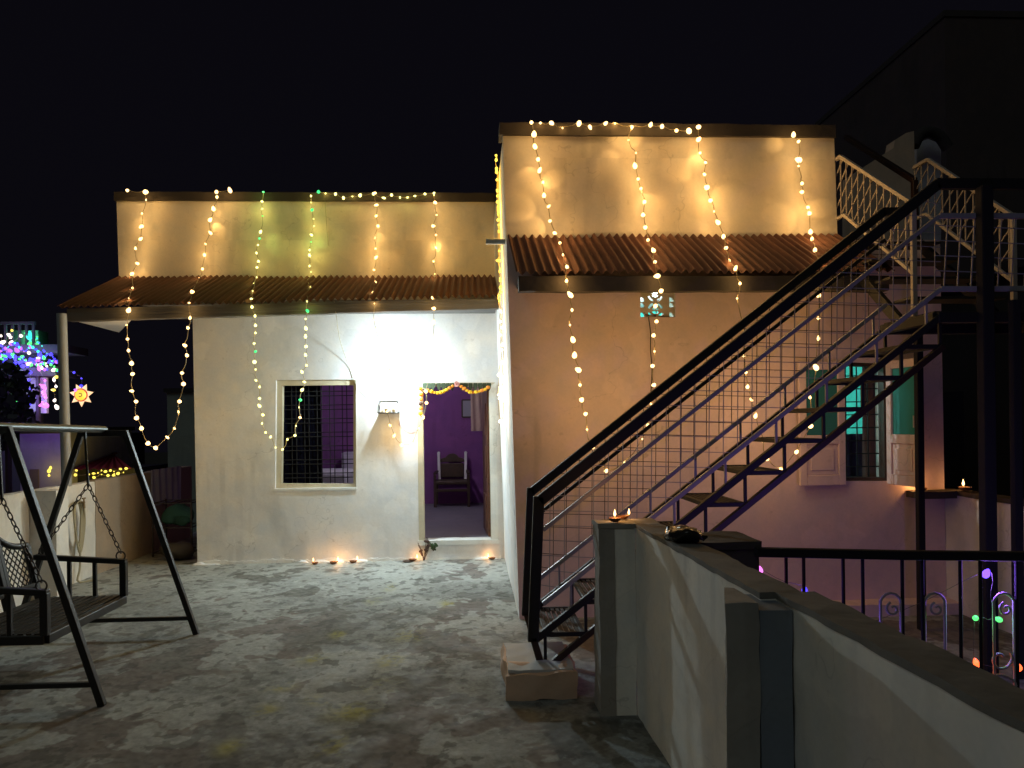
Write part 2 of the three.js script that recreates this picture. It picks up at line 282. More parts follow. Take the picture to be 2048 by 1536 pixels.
// door of the left block
{
  const d = new THREE.Group(); d.name = 'door'; house.add(d);
  const [a, b, c, e] = doorHole;
  part(d, 'frame', metres(plate([V(e.x, e.y, 0), V(e.x + 0.07, e.y, 0), V(a.x + 0.07, a.y - 0.05, 0), V(b.x - 0.08, b.y - 0.05, 0), V(c.x - 0.08, c.y, 0), V(c.x, c.y, 0), V(b.x, b.y, 0), V(a.x, a.y, 0)], [], zH + 0.008, 0.13)), M.frame);
  part(d, 'jamb', metres(plate([V(c.x - 0.078, c.y, 0), V(c.x + 0.01, c.y, 0), V(b.x + 0.01, b.y, 0), V(b.x - 0.078, b.y - 0.05, 0)], [], zH + 0.02, 0.011)), M.frameWhite);
  part(d, 'threshold', roughBox(e.x - 0.01, c.x + 0.02, e.y - 0.05, e.y + 0.005, zH - 0.2, zH + 0.03, 0.008), M.frameWhite);
  const h0 = V(c.x - 0.09, 0, zH - 0.16), h1 = onZ(968, 900, zH - 1.0), leaf = new THREE.BoxGeometry(0.035, a.y - e.y - 0.07, 0.86);
  leaf.rotateY(Math.atan2(h0.x - h1.x, 0.86)); leaf.translate((h0.x + h1.x) / 2, (a.y + e.y) / 2 - 0.02, h0.z - 0.43); part(d, 'leaf', metres(leaf), M.wood);
  for (const y of [0.55, 1.2, 1.75]) { const p = new RoundedBoxGeometry(0.012, 0.42, 0.5, 2, 0.005); p.rotateY(Math.atan2(h0.x - h1.x, 0.86)); p.translate((h0.x + h1.x) / 2 - 0.024, y, h0.z - 0.43); part(d, 'panel', flat(p), M.wood); }
  part(house, 'plinth', roughBox(e.x - 0.02, c.x + 0.03, -0.01, e.y - 0.052, zH - 0.1, zH + 0.014, 0.006), M.houseWall);
}
// the purple room behind it
const RZ = -14.45, rf = doorHole[2].y - 0.01;
part(house, 'room_wall', box(-3.3, 0.62, 0, 3.2, RZ - 0.1, RZ), M.purple);
part(house, 'room_wall', box(-3.42, -3.3, 0, 3.2, RZ - 0.1, zH - 0.22), M.purple);
part(house, 'room_wall', box(0.55, 0.65, 0, 3.2, RZ, zH - 0.22), M.purple);
part(house, 'room_floor', box(-3.3, 0.55, 0.004, rf, RZ, zH - 0.22), M.roomFloor);
part(house, 'room_ceiling', box(-3.3, 0.55, 3.0, 3.1, RZ, zH - 0.22), M.ceiling);

// the wing: side wall, front wall with vent and window openings, parapet
const ventHole = Q([[1281, 560], [1350, 560], [1351, 634], [1281, 634]], zW), wingWin = Q([[1684, 724], [1773, 727], [1776, 962], [1686, 962]], zW);
{
  const X1 = onZ(1888, 780, zW).x;
  const g = plate([V(xs(0), 0, 0), V(X1, 0, 0), V(X1 - 0.02, roofTopW - 0.02, 0), V(xs(roofTopW), roofTopW - 0.02, 0)], [ventHole, wingWin], zW, 0.2);
  part(house, 'wall', g, [M.peach, M.white], { label: 'peach plastered front wall of the wing' });
  const side = new THREE.BoxGeometry(1, 1, 1, 1, 20, 10), p = side.attributes.position;
  for (let i = 0; i < p.count; i++) { const y = (p.getY(i) + 0.5) * wCo, z = lerp(zH - 0.02, zW - 0.2, p.getZ(i) + 0.5); p.setXYZ(i, xs(y) + (p.getX(i) > 0 ? 0.18 : 0.006 * (noise2(y * 3, z * 3) - 0.5)), y, z); }
  side.computeVertexNormals(); part(house, 'side_wall', metres(side), M.white, { label: 'white side wall of the wing beside the door' });
  const PR = onZ(1674, 380, zW).x;
  part(house, 'parapet', metres(plate([V(xs(roofTopW), roofTopW - 0.02, 0), V(PR, roofTopW - 0.02, 0), V(PR - 0.02, wCo, 0), V(xs(wCo), wCo, 0)], [], zW, 0.15)), M.wingUpper);
  part(house, 'coping', roughBox(xs(4.2) - 0.03, PR - 0.02, wCo, wTop, zW - 0.17, zW + 0.03, 0.014), M.coping);
  part(house, 'parapet', box(PR - 0.16, PR - 0.01, roofTopW, wCo, zW - 2.9, zW - 0.15), M.wingUpper);
  part(house, 'roof_slab', box(xs(3.3) + 0.2, X1, roofTopW - 0.2, roofTopW - 0.06, zW - 3.0, zW - 0.2), M.cement);
  part(house, 'end_wall', box(X1 - 0.18, X1 - 0.02, 0, roofTopW - 0.2, zW - 3.0, zW - 0.2), M.cement);
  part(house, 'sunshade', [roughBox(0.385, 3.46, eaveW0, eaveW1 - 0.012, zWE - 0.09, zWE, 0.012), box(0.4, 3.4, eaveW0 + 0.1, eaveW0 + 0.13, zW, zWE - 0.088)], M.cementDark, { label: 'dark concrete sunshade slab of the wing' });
  roofSheets(xs(3.3) + 0.01, PR, roofTopW + 0.01, zW + 0.012, 0.365, 3.5, eaveW1 + 0.016, zWE + 0.03, 0.072, 0.018);
  part(house, 'footing', roughBox(1.3, X1, -0.01, 0.1, zW, zW + 0.22, 0.015), M.peach);
  // vent block with ring openings
  const [va, vb, vc, vd] = ventHole, vw = vb.x - va.x, s = new THREE.Shape([[va.x, vd.y], [vb.x, vd.y], [vb.x, va.y], [va.x, va.y]].map(([x, y]) => new THREE.Vector2(x, y)));
  const ring = (cx, cy, r0, r1, a0, a1) => { const h = new THREE.Path(); h.absarc(cx, cy, r1, a0, a1, false); h.absarc(cx, cy, r0, a1, a0, true); s.holes.push(h); };
  for (const cy of [vd.y + 0.062, vd.y + 0.062 + 0.145]) {
    const cx = va.x + vw * 0.45; for (const [p0, p1] of [[0.3, 1.27], [1.87, 2.84], [3.44, 4.41], [5.01, 5.98]]) ring(cx, cy, 0.05, 0.071, p0, p1);
    for (const [p0, p1] of [[0.25, 2.9], [3.4, 6.0]]) ring(cx, cy, 0.003, 0.032, p0, p1);
  }
  for (const cx of [va.x + 0.004, vb.x - 0.044]) for (const cy of [vd.y + 0.014, vd.y + 0.1, vd.y + 0.148, vd.y + 0.242]) {
    const h = new THREE.Path(); h.moveTo(cx, cy - 0.012); h.lineTo(cx + 0.036, cy - 0.01); h.quadraticCurveTo(cx + 0.04, cy + 0.03, cx, cy + 0.034); h.closePath(); s.holes.push(h);
  }
  const vg = new THREE.ExtrudeGeometry(s, { depth: 0.028, bevelEnabled: false, curveSegments: 10 }); vg.translate(0, 0, zW - 0.06);
  part(house, 'vent_block', metres(vg), M.frame, { label: 'pierced concrete vent block with ring pattern' });
  // shutters hung on both sides of the opening, swung out
  const hgt = wingWin[0].y - wingWin[3].y + 0.03, yb = wingWin[3].y - 0.03;
  const shutter = (hx, ang, wid, dir) => {
    const o = new THREE.Group(); o.name = 'shutter'; house.add(o); o.position.set(hx + 1.5, 0, zW + 0.02 - zH); o.rotation.y = ang;
    const bar_ = (x0, x1, y0, y1, z0 = 0, z1 = 0.035) => round(Math.min(dir * x0, dir * x1), Math.max(dir * x0, dir * x1), y0, y1, z0, z1, 0.006);
    const q = 0.065; part(o, 'shutter_frame', [bar_(0, q, yb, yb + hgt), bar_(wid - q, wid, yb, yb + hgt), bar_(q, wid - q, yb, yb + 0.09), bar_(q, wid - q, yb + 0.36, yb + 0.44), bar_(q, wid - q, yb + hgt - 0.07, yb + hgt)], M.peach, { local: true });
    part(o, 'panel', [bar_(q, wid - q, yb + 0.09, yb + 0.36, 0.008, 0.022), bar_(q + 0.04, wid - q - 0.04, yb + 0.13, yb + 0.32, 0.018, 0.03)], M.peach, { local: true });
    part(o, 'pane', bar_(q, wid - q, yb + 0.44, yb + hgt - 0.07, 0.012, 0.018), tealGlass, { local: true });
    part(o, 'handle', rod(V(dir * (wid - 0.05), yb + 0.5, 0.05), V(dir * (wid - 0.05), yb + 0.6, 0.05), 0.008), M.silver, { local: true });
    return o;
  };
  const tealGlass = new THREE.MeshPhysicalMaterial({ color: new THREE.Color().setRGB(0.07, 0.32, 0.31), roughness: 0.2, transmission: 0.35, thickness: 0 });
  shutter(wingWin[0].x - 0.005, 0.1, 0.43, -1); shutter(wingWin[1].x + 0.01, -1.45, 0.43, 1);
  const w = new THREE.Group(); w.name = 'window'; house.add(w);
  const [a, b, c, d] = wingWin;
  part(w, 'frame', plate([a, b, c, d].map((p) => p.clone()).reverse(), [[V(a.x + 0.02, a.y - 0.03, 0), V(b.x - 0.02, b.y - 0.03, 0), V(c.x - 0.02, c.y + 0.03, 0), V(d.x + 0.02, d.y + 0.03, 0)]], zW - 0.015, 0.1), M.darkWood);
  for (let i = 1; i < 9; i++) { const y = lerp(d.y, a.y, i / 9); part(w, 'bar', rod(V(d.x + 0.01, y, zW - 0.13), V(c.x - 0.01, y, zW - 0.13), 0.006, 6), M.black); }
  for (let i = 1; i < 4; i++) { const x = lerp(d.x, c.x, i / 4); part(w, 'bar', rod(V(x, d.y, zW - 0.142), V(x, a.y, zW - 0.142), 0.006, 6), M.black); }
  // teal room
  const r0 = xs(3) + 0.19, r1 = X1 - 0.2;
  part(house, 'room_wall', box(r0, r1, 0, 3.088, zW - 2.95, zW - 2.85), M.teal);
  part(house, 'room_wall', box(r0, r0 + 0.05, 0, 3.088, zW - 2.84, zW - 0.21), M.teal);
  part(house, 'room_wall', box(r1 - 0.05, r1, 0, 3.088, zW - 2.84, zW - 0.21), M.teal);
  part(house, 'room_ceiling', box(r0 + 0.06, r1 - 0.06, 3.09, 3.1, zW - 2.84, zW - 0.21), M.ceiling);
  part(house, 'room_floor', box(r0 + 0.06, r1 - 0.06, 0.004, 0.06, zW - 2.84, zW - 0.21), M.roomFloor);
  // drain pipe from the roof
  part(house, 'spout', rod(onZ(1016, 484, zW - 0.3), onZ(972, 483, zW - 0.3), 0.026, 14), M.pipe, { label: 'grey drain spout sticking out of the side wall' });
}
{ // peeled patch between lamp and door
  const pts = []; for (let i = 0; i < 22; i++) { const a = i / 22 * 6.283, r = 0.75 + 0.5 * noise2(Math.cos(a) * 2 + 9, Math.sin(a) * 2 + 9); const c = onZ(822, 849, zH); pts.push(V(c.x + 0.13 * r * Math.cos(a), c.y + 0.1 * r * Math.sin(a), 0)); }
  part(house, 'peeled_patch', metres(plate(pts, [], zH + 0.004, 0.006)), plaster(0.62, 0.52, 0.56));
}

// ------------------------------------------------------------------ walls round the terrace
{
  const w = thing('parapet_wall', 'pale low parapet wall along the left side of the terrace', 'wall', V(-4.44, 0, -6));
  part(w, 'wall', roughBox(-4.5, -4.38, -0.01, 1.08, -9.15, 1.5, 0.012, 0.16), M.lowWall);
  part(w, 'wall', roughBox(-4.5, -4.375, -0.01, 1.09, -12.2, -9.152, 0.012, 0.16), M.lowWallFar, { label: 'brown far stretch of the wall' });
  part(w, 'pier', roughBox(-4.375, -4.12, -0.01, 1.085, -8.05, -7.82, 0.012), M.lowWall);
}
{
  const w = thing('low_wall', 'rough whitewashed low wall with dark coping in the right foreground', 'wall', V(1.05, 0, -2.5));
  const slab = (z0, z1, xa, xb, t, y0, y1, amp, mat, name, over = 0) => {
    const g = new THREE.BoxGeometry(t + 2 * over, y1 - y0, z1 - z0, 2, Math.max(1, Math.round((y1 - y0) / 0.07)), Math.round((z1 - z0) / 0.06)), p = g.attributes.position; g.translate(0, (y0 + y1) / 2, (z0 + z1) / 2);
    for (let i = 0; i < p.count; i++) p.setX(i, p.getX(i) + t / 2 + lerp(xa, xb, (p.getZ(i) - z0) / (z1 - z0)));
    return part(w, name, metres(roughen(g, amp, 14)), mat);
  };
  slab(-4.42, -2.6, 0.934, 0.985, 0.13, -0.01, 1.082, 0.01, M.lowWall, 'wall');
  slab(-2.6, 1.4, 1.04, 1.13, 0.12, -0.01, 1.082, 0.01, M.lowWall, 'wall');
  slab(-4.42, -2.6, 0.934, 0.985, 0.14, 1.084, 1.106, 0.013, M.copingGrey, 'coping', 0.004);
  slab(-2.6, 1.4, 1.04, 1.13, 0.13, 1.084, 1.106, 0.013, M.copingGrey, 'coping', 0.004);
  part(w, 'pier', roughBox(0.72, 0.812, -0.01, 1.08, -4.62, -4.405, 0.02, 0.06), M.pierCement);
  part(w, 'painted_pier', roughBox(0.812, 0.932, -0.01, 1.08, -4.62, -4.41, 0.01, 0.08), M.lowWall);
  part(w, 'pier_cap', roughBox(0.715, 1.075, 1.083, 1.11, -4.63, -4.405, 0.012, 0.06), M.pierCement);
  const g = new THREE.BoxGeometry(1, 1.11, 1, 3, 14, 2), p = g.attributes.position;          // pier with a tapered flank
  for (let i = 0; i < p.count; i++) { const u = p.getX(i) + 0.5, v = p.getZ(i) + 0.5; p.setXYZ(i, lerp(lerp(0.893, 0.815, v), 0.925, u), p.getY(i) + 0.55, lerp(-2.7, -2.46, v)); }
  part(w, 'pier', metres(roughen(g, 0.014, 14)), M.pierCement);
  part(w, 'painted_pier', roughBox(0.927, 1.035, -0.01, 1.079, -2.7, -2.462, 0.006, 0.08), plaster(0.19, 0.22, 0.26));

}
{
  const w = thing('gate_pillar', 'short dark pillar behind the low wall where the railing starts', 'pillar', V(1.28, 0, -3.9));
  part(w, 'shaft', roughBox(1.12, 1.41, -0.01, 1.06, -4.08, -3.74, 0.012), M.cementDark);
  part(w, 'cap', roughBox(1.11, 1.42, 1.062, 1.1, -4.09, -3.73, 0.014), M.cementDark);
}
{
  const X1 = onZ(1888, 780, zW).x, w = thing('boundary_wall', 'low lilac lit wall running from the wing corner along the right side', 'wall', V(X1, 0, -4));
  part(w, 'wall', roughBox(X1 + 0.002, X1 + 0.13, -0.01, 1.02, zW - 0.1, 1.5, 0.012, 0.15), M.houseWall);
  part(w, 'ledge', roughBox(X1 - 0.36, X1 - 0.022, 1.0, 1.06, zW, zW + 0.2, 0.012), M.cementDark);
  part(w, 'coping', roughBox(X1 - 0.02, X1 + 0.15, 1.022, 1.06, zW - 0.1, 1.5, 0.014, 0.12), M.cementDark);
}
{
  const w = thing('stair_block', 'whitewashed masonry block carrying the foot of the metal stairs', 'block', V(0.37, 0, -4.95));
  const c0 = onY(1012, 1402, 0), c1 = onY(1156, 1402, 0), g = new THREE.BoxGeometry(c1.x - c0.x, 0.17, 0.62, 12, 5, 14); g.translate((c0.x + c1.x) / 2, 0.078, c0.z - 0.31);
  part(w, 'block', metres(roughen(g, 0.05, 9)), plaster(0.7, 0.48, 0.34));
  const t = new THREE.BoxGeometry(c1.x - c0.x - 0.04, 0.02, 0.58, 14, 1, 14); t.translate((c0.x + c1.x) / 2, 0.168, c0.z - 0.32); part(w, 'whitewash_top', metres(roughen(t, 0.02, 13)), plaster(0.55, 0.55, 0.55));
}

// ------------------------------------------------------------------ metal staircase
const zB = -4.93, zA = -5.6;
const stairs = thing('metal_staircase', 'black metal staircase with grated treads and wire mesh railings climbing right', 'staircase', V(0.45, 0, -5.2));
const SP = (px, py) => onZ(px, py, zB);
{
  const hr0 = SP(1078, 1003), hr1 = SP(1876, 368), tc0 = SP(1066, 1283), tc1 = SP(1882, 632), bc0 = SP(1084, 1343), bc1 = SP(1886, 693), mr0 = SP(1086, 1060), mr1 = SP(1878, 432), br0 = SP(1086, 1208), br1 = SP(1881, 578);
  const XR = 4.12, at = (p, z) => V(p.x, p.y, z), yOn = (a, b, x) => lerp(a.y, b.y, (x - a.x) / (b.x - a.x));
  for (const [z, near] of [[zB, 1], [zA, 0]]) {
    const k = near ? 0.07 : 0.06;
    const end = near ? V(XR, hr1.y, z) : V(hr1.x + 0.17, hr1.y, z);
    part(stairs, 'handrail', [beam(at(hr0, z), at(hr1, z), 0.05, k), beam(at(hr1, z).add(V(-0.02, 0, 0)), end, 0.05, k)], M.black);
    part(stairs, 'newel', [beam(at(hr0, z).add(V(0, 0.035, 0)), at(tc0, z), k, 0.05)], M.black);
    part(stairs, 'foot', beam(at(tc0, z).add(V(0, 0.03, 0)), at(bc0, z).add(V(0.01, -0.01, 0)), 0.05, 0.045), M.rusty);
    part(stairs, 'top_chord', beam(at(tc0, z), at(tc1, z), 0.04, 0.045), M.black);
    part(stairs, 'bottom_chord', beam(at(bc0, z), at(bc1, z), 0.04, 0.042), near ? M.rusty : M.black);
    part(stairs, 'mid_rail', beam(at(mr0, z), at(mr1, z), 0.03, 0.026), near ? M.silver : M.black);
    part(stairs, 'bottom_rail', beam(at(br0, z), at(br1, z), 0.03, 0.03), M.silver);
    if (near) { part(stairs, 'mid_rail', beam(at(mr1, z), V(XR, mr1.y, z), 0.03, 0.035), M.wireGrey); part(stairs, 'bottom_rail', beam(at(br1, z), V(XR, br1.y, z), 0.03, 0.035), M.wireGrey); }
    const wires = [], step = 0.0955;
    for (let x = hr0.x + 0.06; x < hr1.x; x += step) wires.push(beam(V(x, yOn(br0, br1, x), z), V(x + 0.012, yOn(hr0, hr1, x), z), 0.0045));
    for (let y = br0.y + 0.02; y < hr1.y; y += step) {
      const xl = Math.max(hr0.x, lerp(hr0.x, hr1.x, (y - hr0.y) / (hr1.y - hr0.y))), xr = Math.min(br1.x, lerp(br0.x, br1.x, (y - br0.y) / (br1.y - br0.y)));
      if (xr - xl > 0.05) wires.push(beam(V(xl, y + 0.01, z + 0.006), V(xr, y - 0.02, z + 0.006), 0.0045));
    }
    if (near) {
      for (let x = hr1.x + 0.05; x < XR; x += 0.092) wires.push(beam(V(x - 0.02, br1.y, z), V(x + 0.015, mr1.y, z), 0.007));
      for (let y = br1.y + 0.1; y < mr1.y; y += 0.1) wires.push(beam(V(hr1.x - 0.03, y + 0.02, z + 0.008), V(XR, y - 0.02, z + 0.008), 0.006));
    }
    part(stairs, 'wire_mesh', wires, near ? M.wireGrey : M.chain, { kind: 'stuff' });
    const st = []; for (let k2 = 0; k2 < 11; k2++) { const x = 0.45 + k2 * 0.264; st.push(beam(V(x, yOn(bc0, bc1, x), z), V(x, yOn(tc0, tc1, x), z), 0.02)); }
    for (const s of st) part(stairs, 'strut', s, M.black);
    for (let k2 = 0; k2 < 8; k2++) { const x = 0.62 + k2 * 0.34; part(stairs, 'rail_post', beam(V(x, yOn(tc0, tc1, x), z), V(x, yOn(br0, br1, x), z), 0.016), M.silver); }
  }
  for (let k = 1; k < 11; k++) {
    const x1 = 0.445 + k * 0.264, y = yOn(bc0, bc1, x1) + 0.02, t = new THREE.Group(); t.name = 'tread'; stairs.add(t);
    part(t, 'tread_frame', [beam(V(x1 - 0.015, y, zA), V(x1 - 0.015, y, zB), 0.03, 0.03), beam(V(x1 - 0.25, y, zA), V(x1 - 0.25, y, zB), 0.03, 0.03), beam(V(x1 - 0.25, y, zA), V(x1, y, zA), 0.025, 0.03), beam(V(x1 - 0.25, y, zB), V(x1, y, zB), 0.025, 0.03)], M.black);
    for (let i = 0; i < 6; i++) { const x = x1 - 0.217 + i * 0.035; part(t, 'slat', beam(V(x, y + 0.004, zA + 0.012), V(x, y + 0.004, zB - 0.012), 0.024, 0.008), M.grate); }
  }
  // landing
  const LY = tc1.y + 0.02, L0 = tc1.x - 0.03;
  part(stairs, 'landing_frame', [beam(V(L0, LY - 0.03, zB), V(XR, LY - 0.03, zB), 0.05, 0.07), beam(V(L0, LY - 0.03, zA), V(XR, LY - 0.03, zA), 0.05, 0.07), beam(V(XR, LY - 0.03, zA), V(XR, LY - 0.03, zB), 0.05, 0.07), beam(V(L0, LY - 0.03, zA), V(L0, LY - 0.03, zB), 0.05, 0.07)], M.black);
  for (let i = 0; i < 9; i++) { const z = lerp(zA + 0.05, zB - 0.05, i / 8); part(stairs, 'landing_slat', beam(V(L0, LY + 0.01, z), V(XR, LY + 0.01, z), 0.055, 0.012), M.grate); }
  // supports
  const post = (px, py0, py1, z, w, bottom) => { const a = onZ(px, py0, z); part(stairs, 'support_post', beam(V(a.x, a.y, z), V(a.x, bottom, z), w, w), M.barBlack); };
  post(1968, 372, 0, zB + 0.04, 0.08, 0); post(2029, 600, 0, zB + 0.1, 0.055, 0); post(1836, 640, 0, -6.0, 0.055, 0);
  // second flight turning back to the roof: lattice balustrades, steps
  const lat = (x, kink, low, bk, bl, postTo) => {
    const o = new THREE.Group(); o.name = 'lattice_balustrade'; stairs.add(o);
    const back = V(x, kink.y, kink.z - 0.22), backB = V(x, bk.y, bk.z - 0.22);
    part(o, 'rail', [beam(kink, low, 0.03, 0.03), beam(back, kink, 0.03, 0.03)], M.lattice);
    part(o, 'rail', [beam(bk, bl, 0.026, 0.026), beam(backB, bk, 0.026, 0.026)], M.lattice);
    part(o, 'post', beam(low.clone().add(V(0, 0.02, 0)), V(x, postTo, low.z), 0.036, 0.036), M.lattice);
    const bars = [], topAt = (z) => (z < kink.z ? kink.y : lerp(kink.y, low.y, (z - kink.z) / (low.z - kink.z))), botAt = (z) => (z < bk.z ? bk.y : lerp(bk.y, bl.y, (z - bk.z) / (bl.z - bk.z)));
    for (let z = kink.z - 0.2; z < low.z; z += 0.1) bars.push(beam(V(x, botAt(z), z), V(x, topAt(z), z), 0.0085));
    for (let z = kink.z - 0.6; z < low.z; z += 0.1) {           // slanting bars, rising towards the landing
      const pts = []; for (let q = 0; q <= 90; q++) { const zz = z + q * 0.01, y = bk.y + (z - bk.z) * -0.66 + q * 0.01 * 0.8; if (zz >= kink.z - 0.2 && zz <= low.z && y <= topAt(zz) && y >= botAt(zz)) pts.push(V(x + 0.008, y, zz)); }
      if (pts.length > 2) bars.push(beam(pts[0], pts[pts.length - 1], 0.0085));
    }
    part(o, 'lattice_bars', bars, M.lattice, { kind: 'stuff' });
    return o;
  };
  const xl = 3.25, xr = 4.0;
  const k0 = onX(1681, 313, xl), l0 = onX(1826, 407, xl), k1 = onX(1688, 430, xl), l1 = onX(1827, 546, xl);
  lat(xl, k0, l0, k1, l1, LY);
  const K0 = onX(1856, 319, xr), L1 = onX(2026, 432, xr), K1 = onX(1853, 428, xr), L2 = onX(2026, 562, xr);
  lat(xr, K0, L1, K1, L2, LY);
  const mid = onX(1963, 376, xr); part(stairs, 'balustrade_post', beam(V(xr - 0.01, mid.y, mid.z), V(xr - 0.01, LY, mid.z), 0.034, 0.034), M.lattice);
  for (let i = 0; i < 4; i++) { const y = LY + 0.2 * (i + 1), z = zA - 0.06 - i * 0.27; part(stairs, 'upper_tread', [beam(V(xl, y, z), V(xr, y, z), 0.24, 0.02)], M.grate); }
  for (const x of [xl - 0.02, xr + 0.02]) part(stairs, 'upper_stringer', beam(V(x, LY, zA), V(x, LY + 0.95, zA - 1.2), 0.04, 0.09), M.black);
  const h0 = onX(1692, 274, xr), h1 = onX(1829, 361, xr);
  part(stairs, 'upper_handrail', [beam(h0, h1, 0.05, 0.05), beam(h1, V(xr, h1.y - 0.5, h1.z), 0.05, 0.05)], M.rusty);
}

// ------------------------------------------------------------------ railing on the right with scroll work and coloured lights
{
  const zR = -3.72, r = thing('iron_railing', 'dark iron railing with white scrolls behind the low wall', 'railing', V(2.4, 0, zR));
  const a = onZ(1510, 1104, zR), b = onZ(2120, 1113, zR);
  part(r, 'top_rail', [beam(a, onZ(1800, 1110, zR), 0.05, 0.045), beam(onZ(1798, 1110, zR), b, 0.05, 0.045)], M.barBlack);
  part(r, 'bottom_rail', beam(V(a.x, 0.1, zR), V(b.x, 0.1, zR), 0.03, 0.03), M.black);
  for (const px of [1572, 1607, 1686, 1725, 1804, 1844, 1920, 1960, 2032, 2075]) { const p = onZ(px, 1112, zR); part(r, 'bar', rod(V(p.x, 0.1, zR), p, 0.009), M.barBlack); }
  const scroll = paint(0.3, 0.28, 0.28, 0.7);
  for (const px of [1625, 1781, 1869, 2007]) {
    const t = onZ(px, 1186, zR), w = 0.052, pts = []; for (let i = 0; i <= 10; i++) { const q = Math.PI * i / 10; pts.push(V(t.x - w * Math.cos(q), t.y - w + w * Math.sin(q), zR)); }
    const curl = []; for (let i = 0; i <= 16; i++) { const q = -1.2 + i * 0.42, rad = 0.036 * (1 - i / 22); curl.push(V(t.x + 0.012 - rad * Math.cos(q), t.y - 0.08 - rad * Math.sin(q), zR)); }
    const base = []; for (let i = 0; i <= 18; i++) { const q = 0.5 - i * 0.34, rad = 0.062 * (1 - i / 26); base.push(V(t.x - 0.02 + rad * Math.cos(q), t.y - 0.33 + rad * Math.sin(q), zR)); }
    const foot = []; for (let i = 0; i <= 12; i++) { const q = 3.3 - i * 0.3; foot.push(V(t.x - 0.03 + 0.1 * Math.cos(q), t.y - 0.5 + 0.09 * Math.sin(q), zR)); }
    part(r, 'scroll', [tube([V(t.x - w, t.y - 0.62, zR), V(t.x - w, t.y - 0.25, zR), ...pts, V(t.x + w, t.y - 0.25, zR), V(t.x + w, t.y - 0.62, zR)], 0.007, 50), tube(curl, 0.006, 30), tube(base, 0.007, 34), tube(foot, 0.007, 26)], scroll);
  }
}

// ------------------------------------------------------------------ lights: bulbs
const bulbGeo = new THREE.IcosahedronGeometry(1, 1); { const p = bulbGeo.attributes.position; for (let i = 0; i < p.count; i++) { const y = p.getY(i); p.setY(i, y > 0 ? y * 1.35 : y); p.setX(i, p.getX(i) * (1 - 0.3 * Math.max(0, y))); p.setZ(i, p.getZ(i) * (1 - 0.3 * Math.max(0, y))); } bulbGeo.computeVertexNormals(); }
const glows = {
  warm: glow(1, 0.62, 0.24, 4.2), warmSoft: glow(1, 0.66, 0.3, 2.4), lime: glow(0.95, 0.9, 0.3, 3.2), green: glow(0.05, 1, 0.25, 1.6), amber: glow(1, 0.66, 0.08, 2.2), cool: glow(1, 0.84, 0.6, 4),
  blue: glow(0.06, 0.045, 1, 2.4), brightBlue: glow(0.12, 0.05, 1, 4), violet: glow(0.42, 0.1, 1, 2), white: glow(1, 0.85, 0.75, 2.6), teal: glow(0.05, 0.9, 0.75, 1.4), yellow: glow(1, 0.75, 0.1, 1.8), red: glow(1, 0.12, 0.03, 3), leafGreen: glow(0.1, 1, 0.2, 1.6), pink: glow(1, 0.2, 0.9, 1.8),
};
const lightTint = { yellow: [1, 0.75, 0.15], teal: [0.1, 0.9, 0.75], warm: [1, 0.58, 0.19], warmSoft: [1, 0.6, 0.22], lime: [0.9, 0.72, 0.17], green: [0.4, 0.8, 0.15], amber: [1, 0.55, 0.06], cool: [1, 0.78, 0.5], blue: [0.25, 0.12, 1], brightBlue: [0.3, 0.12, 1], violet: [0.7, 0.2, 1], white: [1, 0.85, 0.75], red: [1, 0.15, 0.05], leafGreen: [0.2, 1, 0.3], pink: [1, 0.2, 0.9] };
function lamp(parent, pos, tint, cd, radius = 1) {
  const l = new THREE.PointLight(new THREE.Color().setRGB(...tint), cd, 0, 2); l.name = 'lamp_light'; l.position.copy(pos); l.castShadow = true; l.shadow.radius = radius; parent.add(l); return l;
}
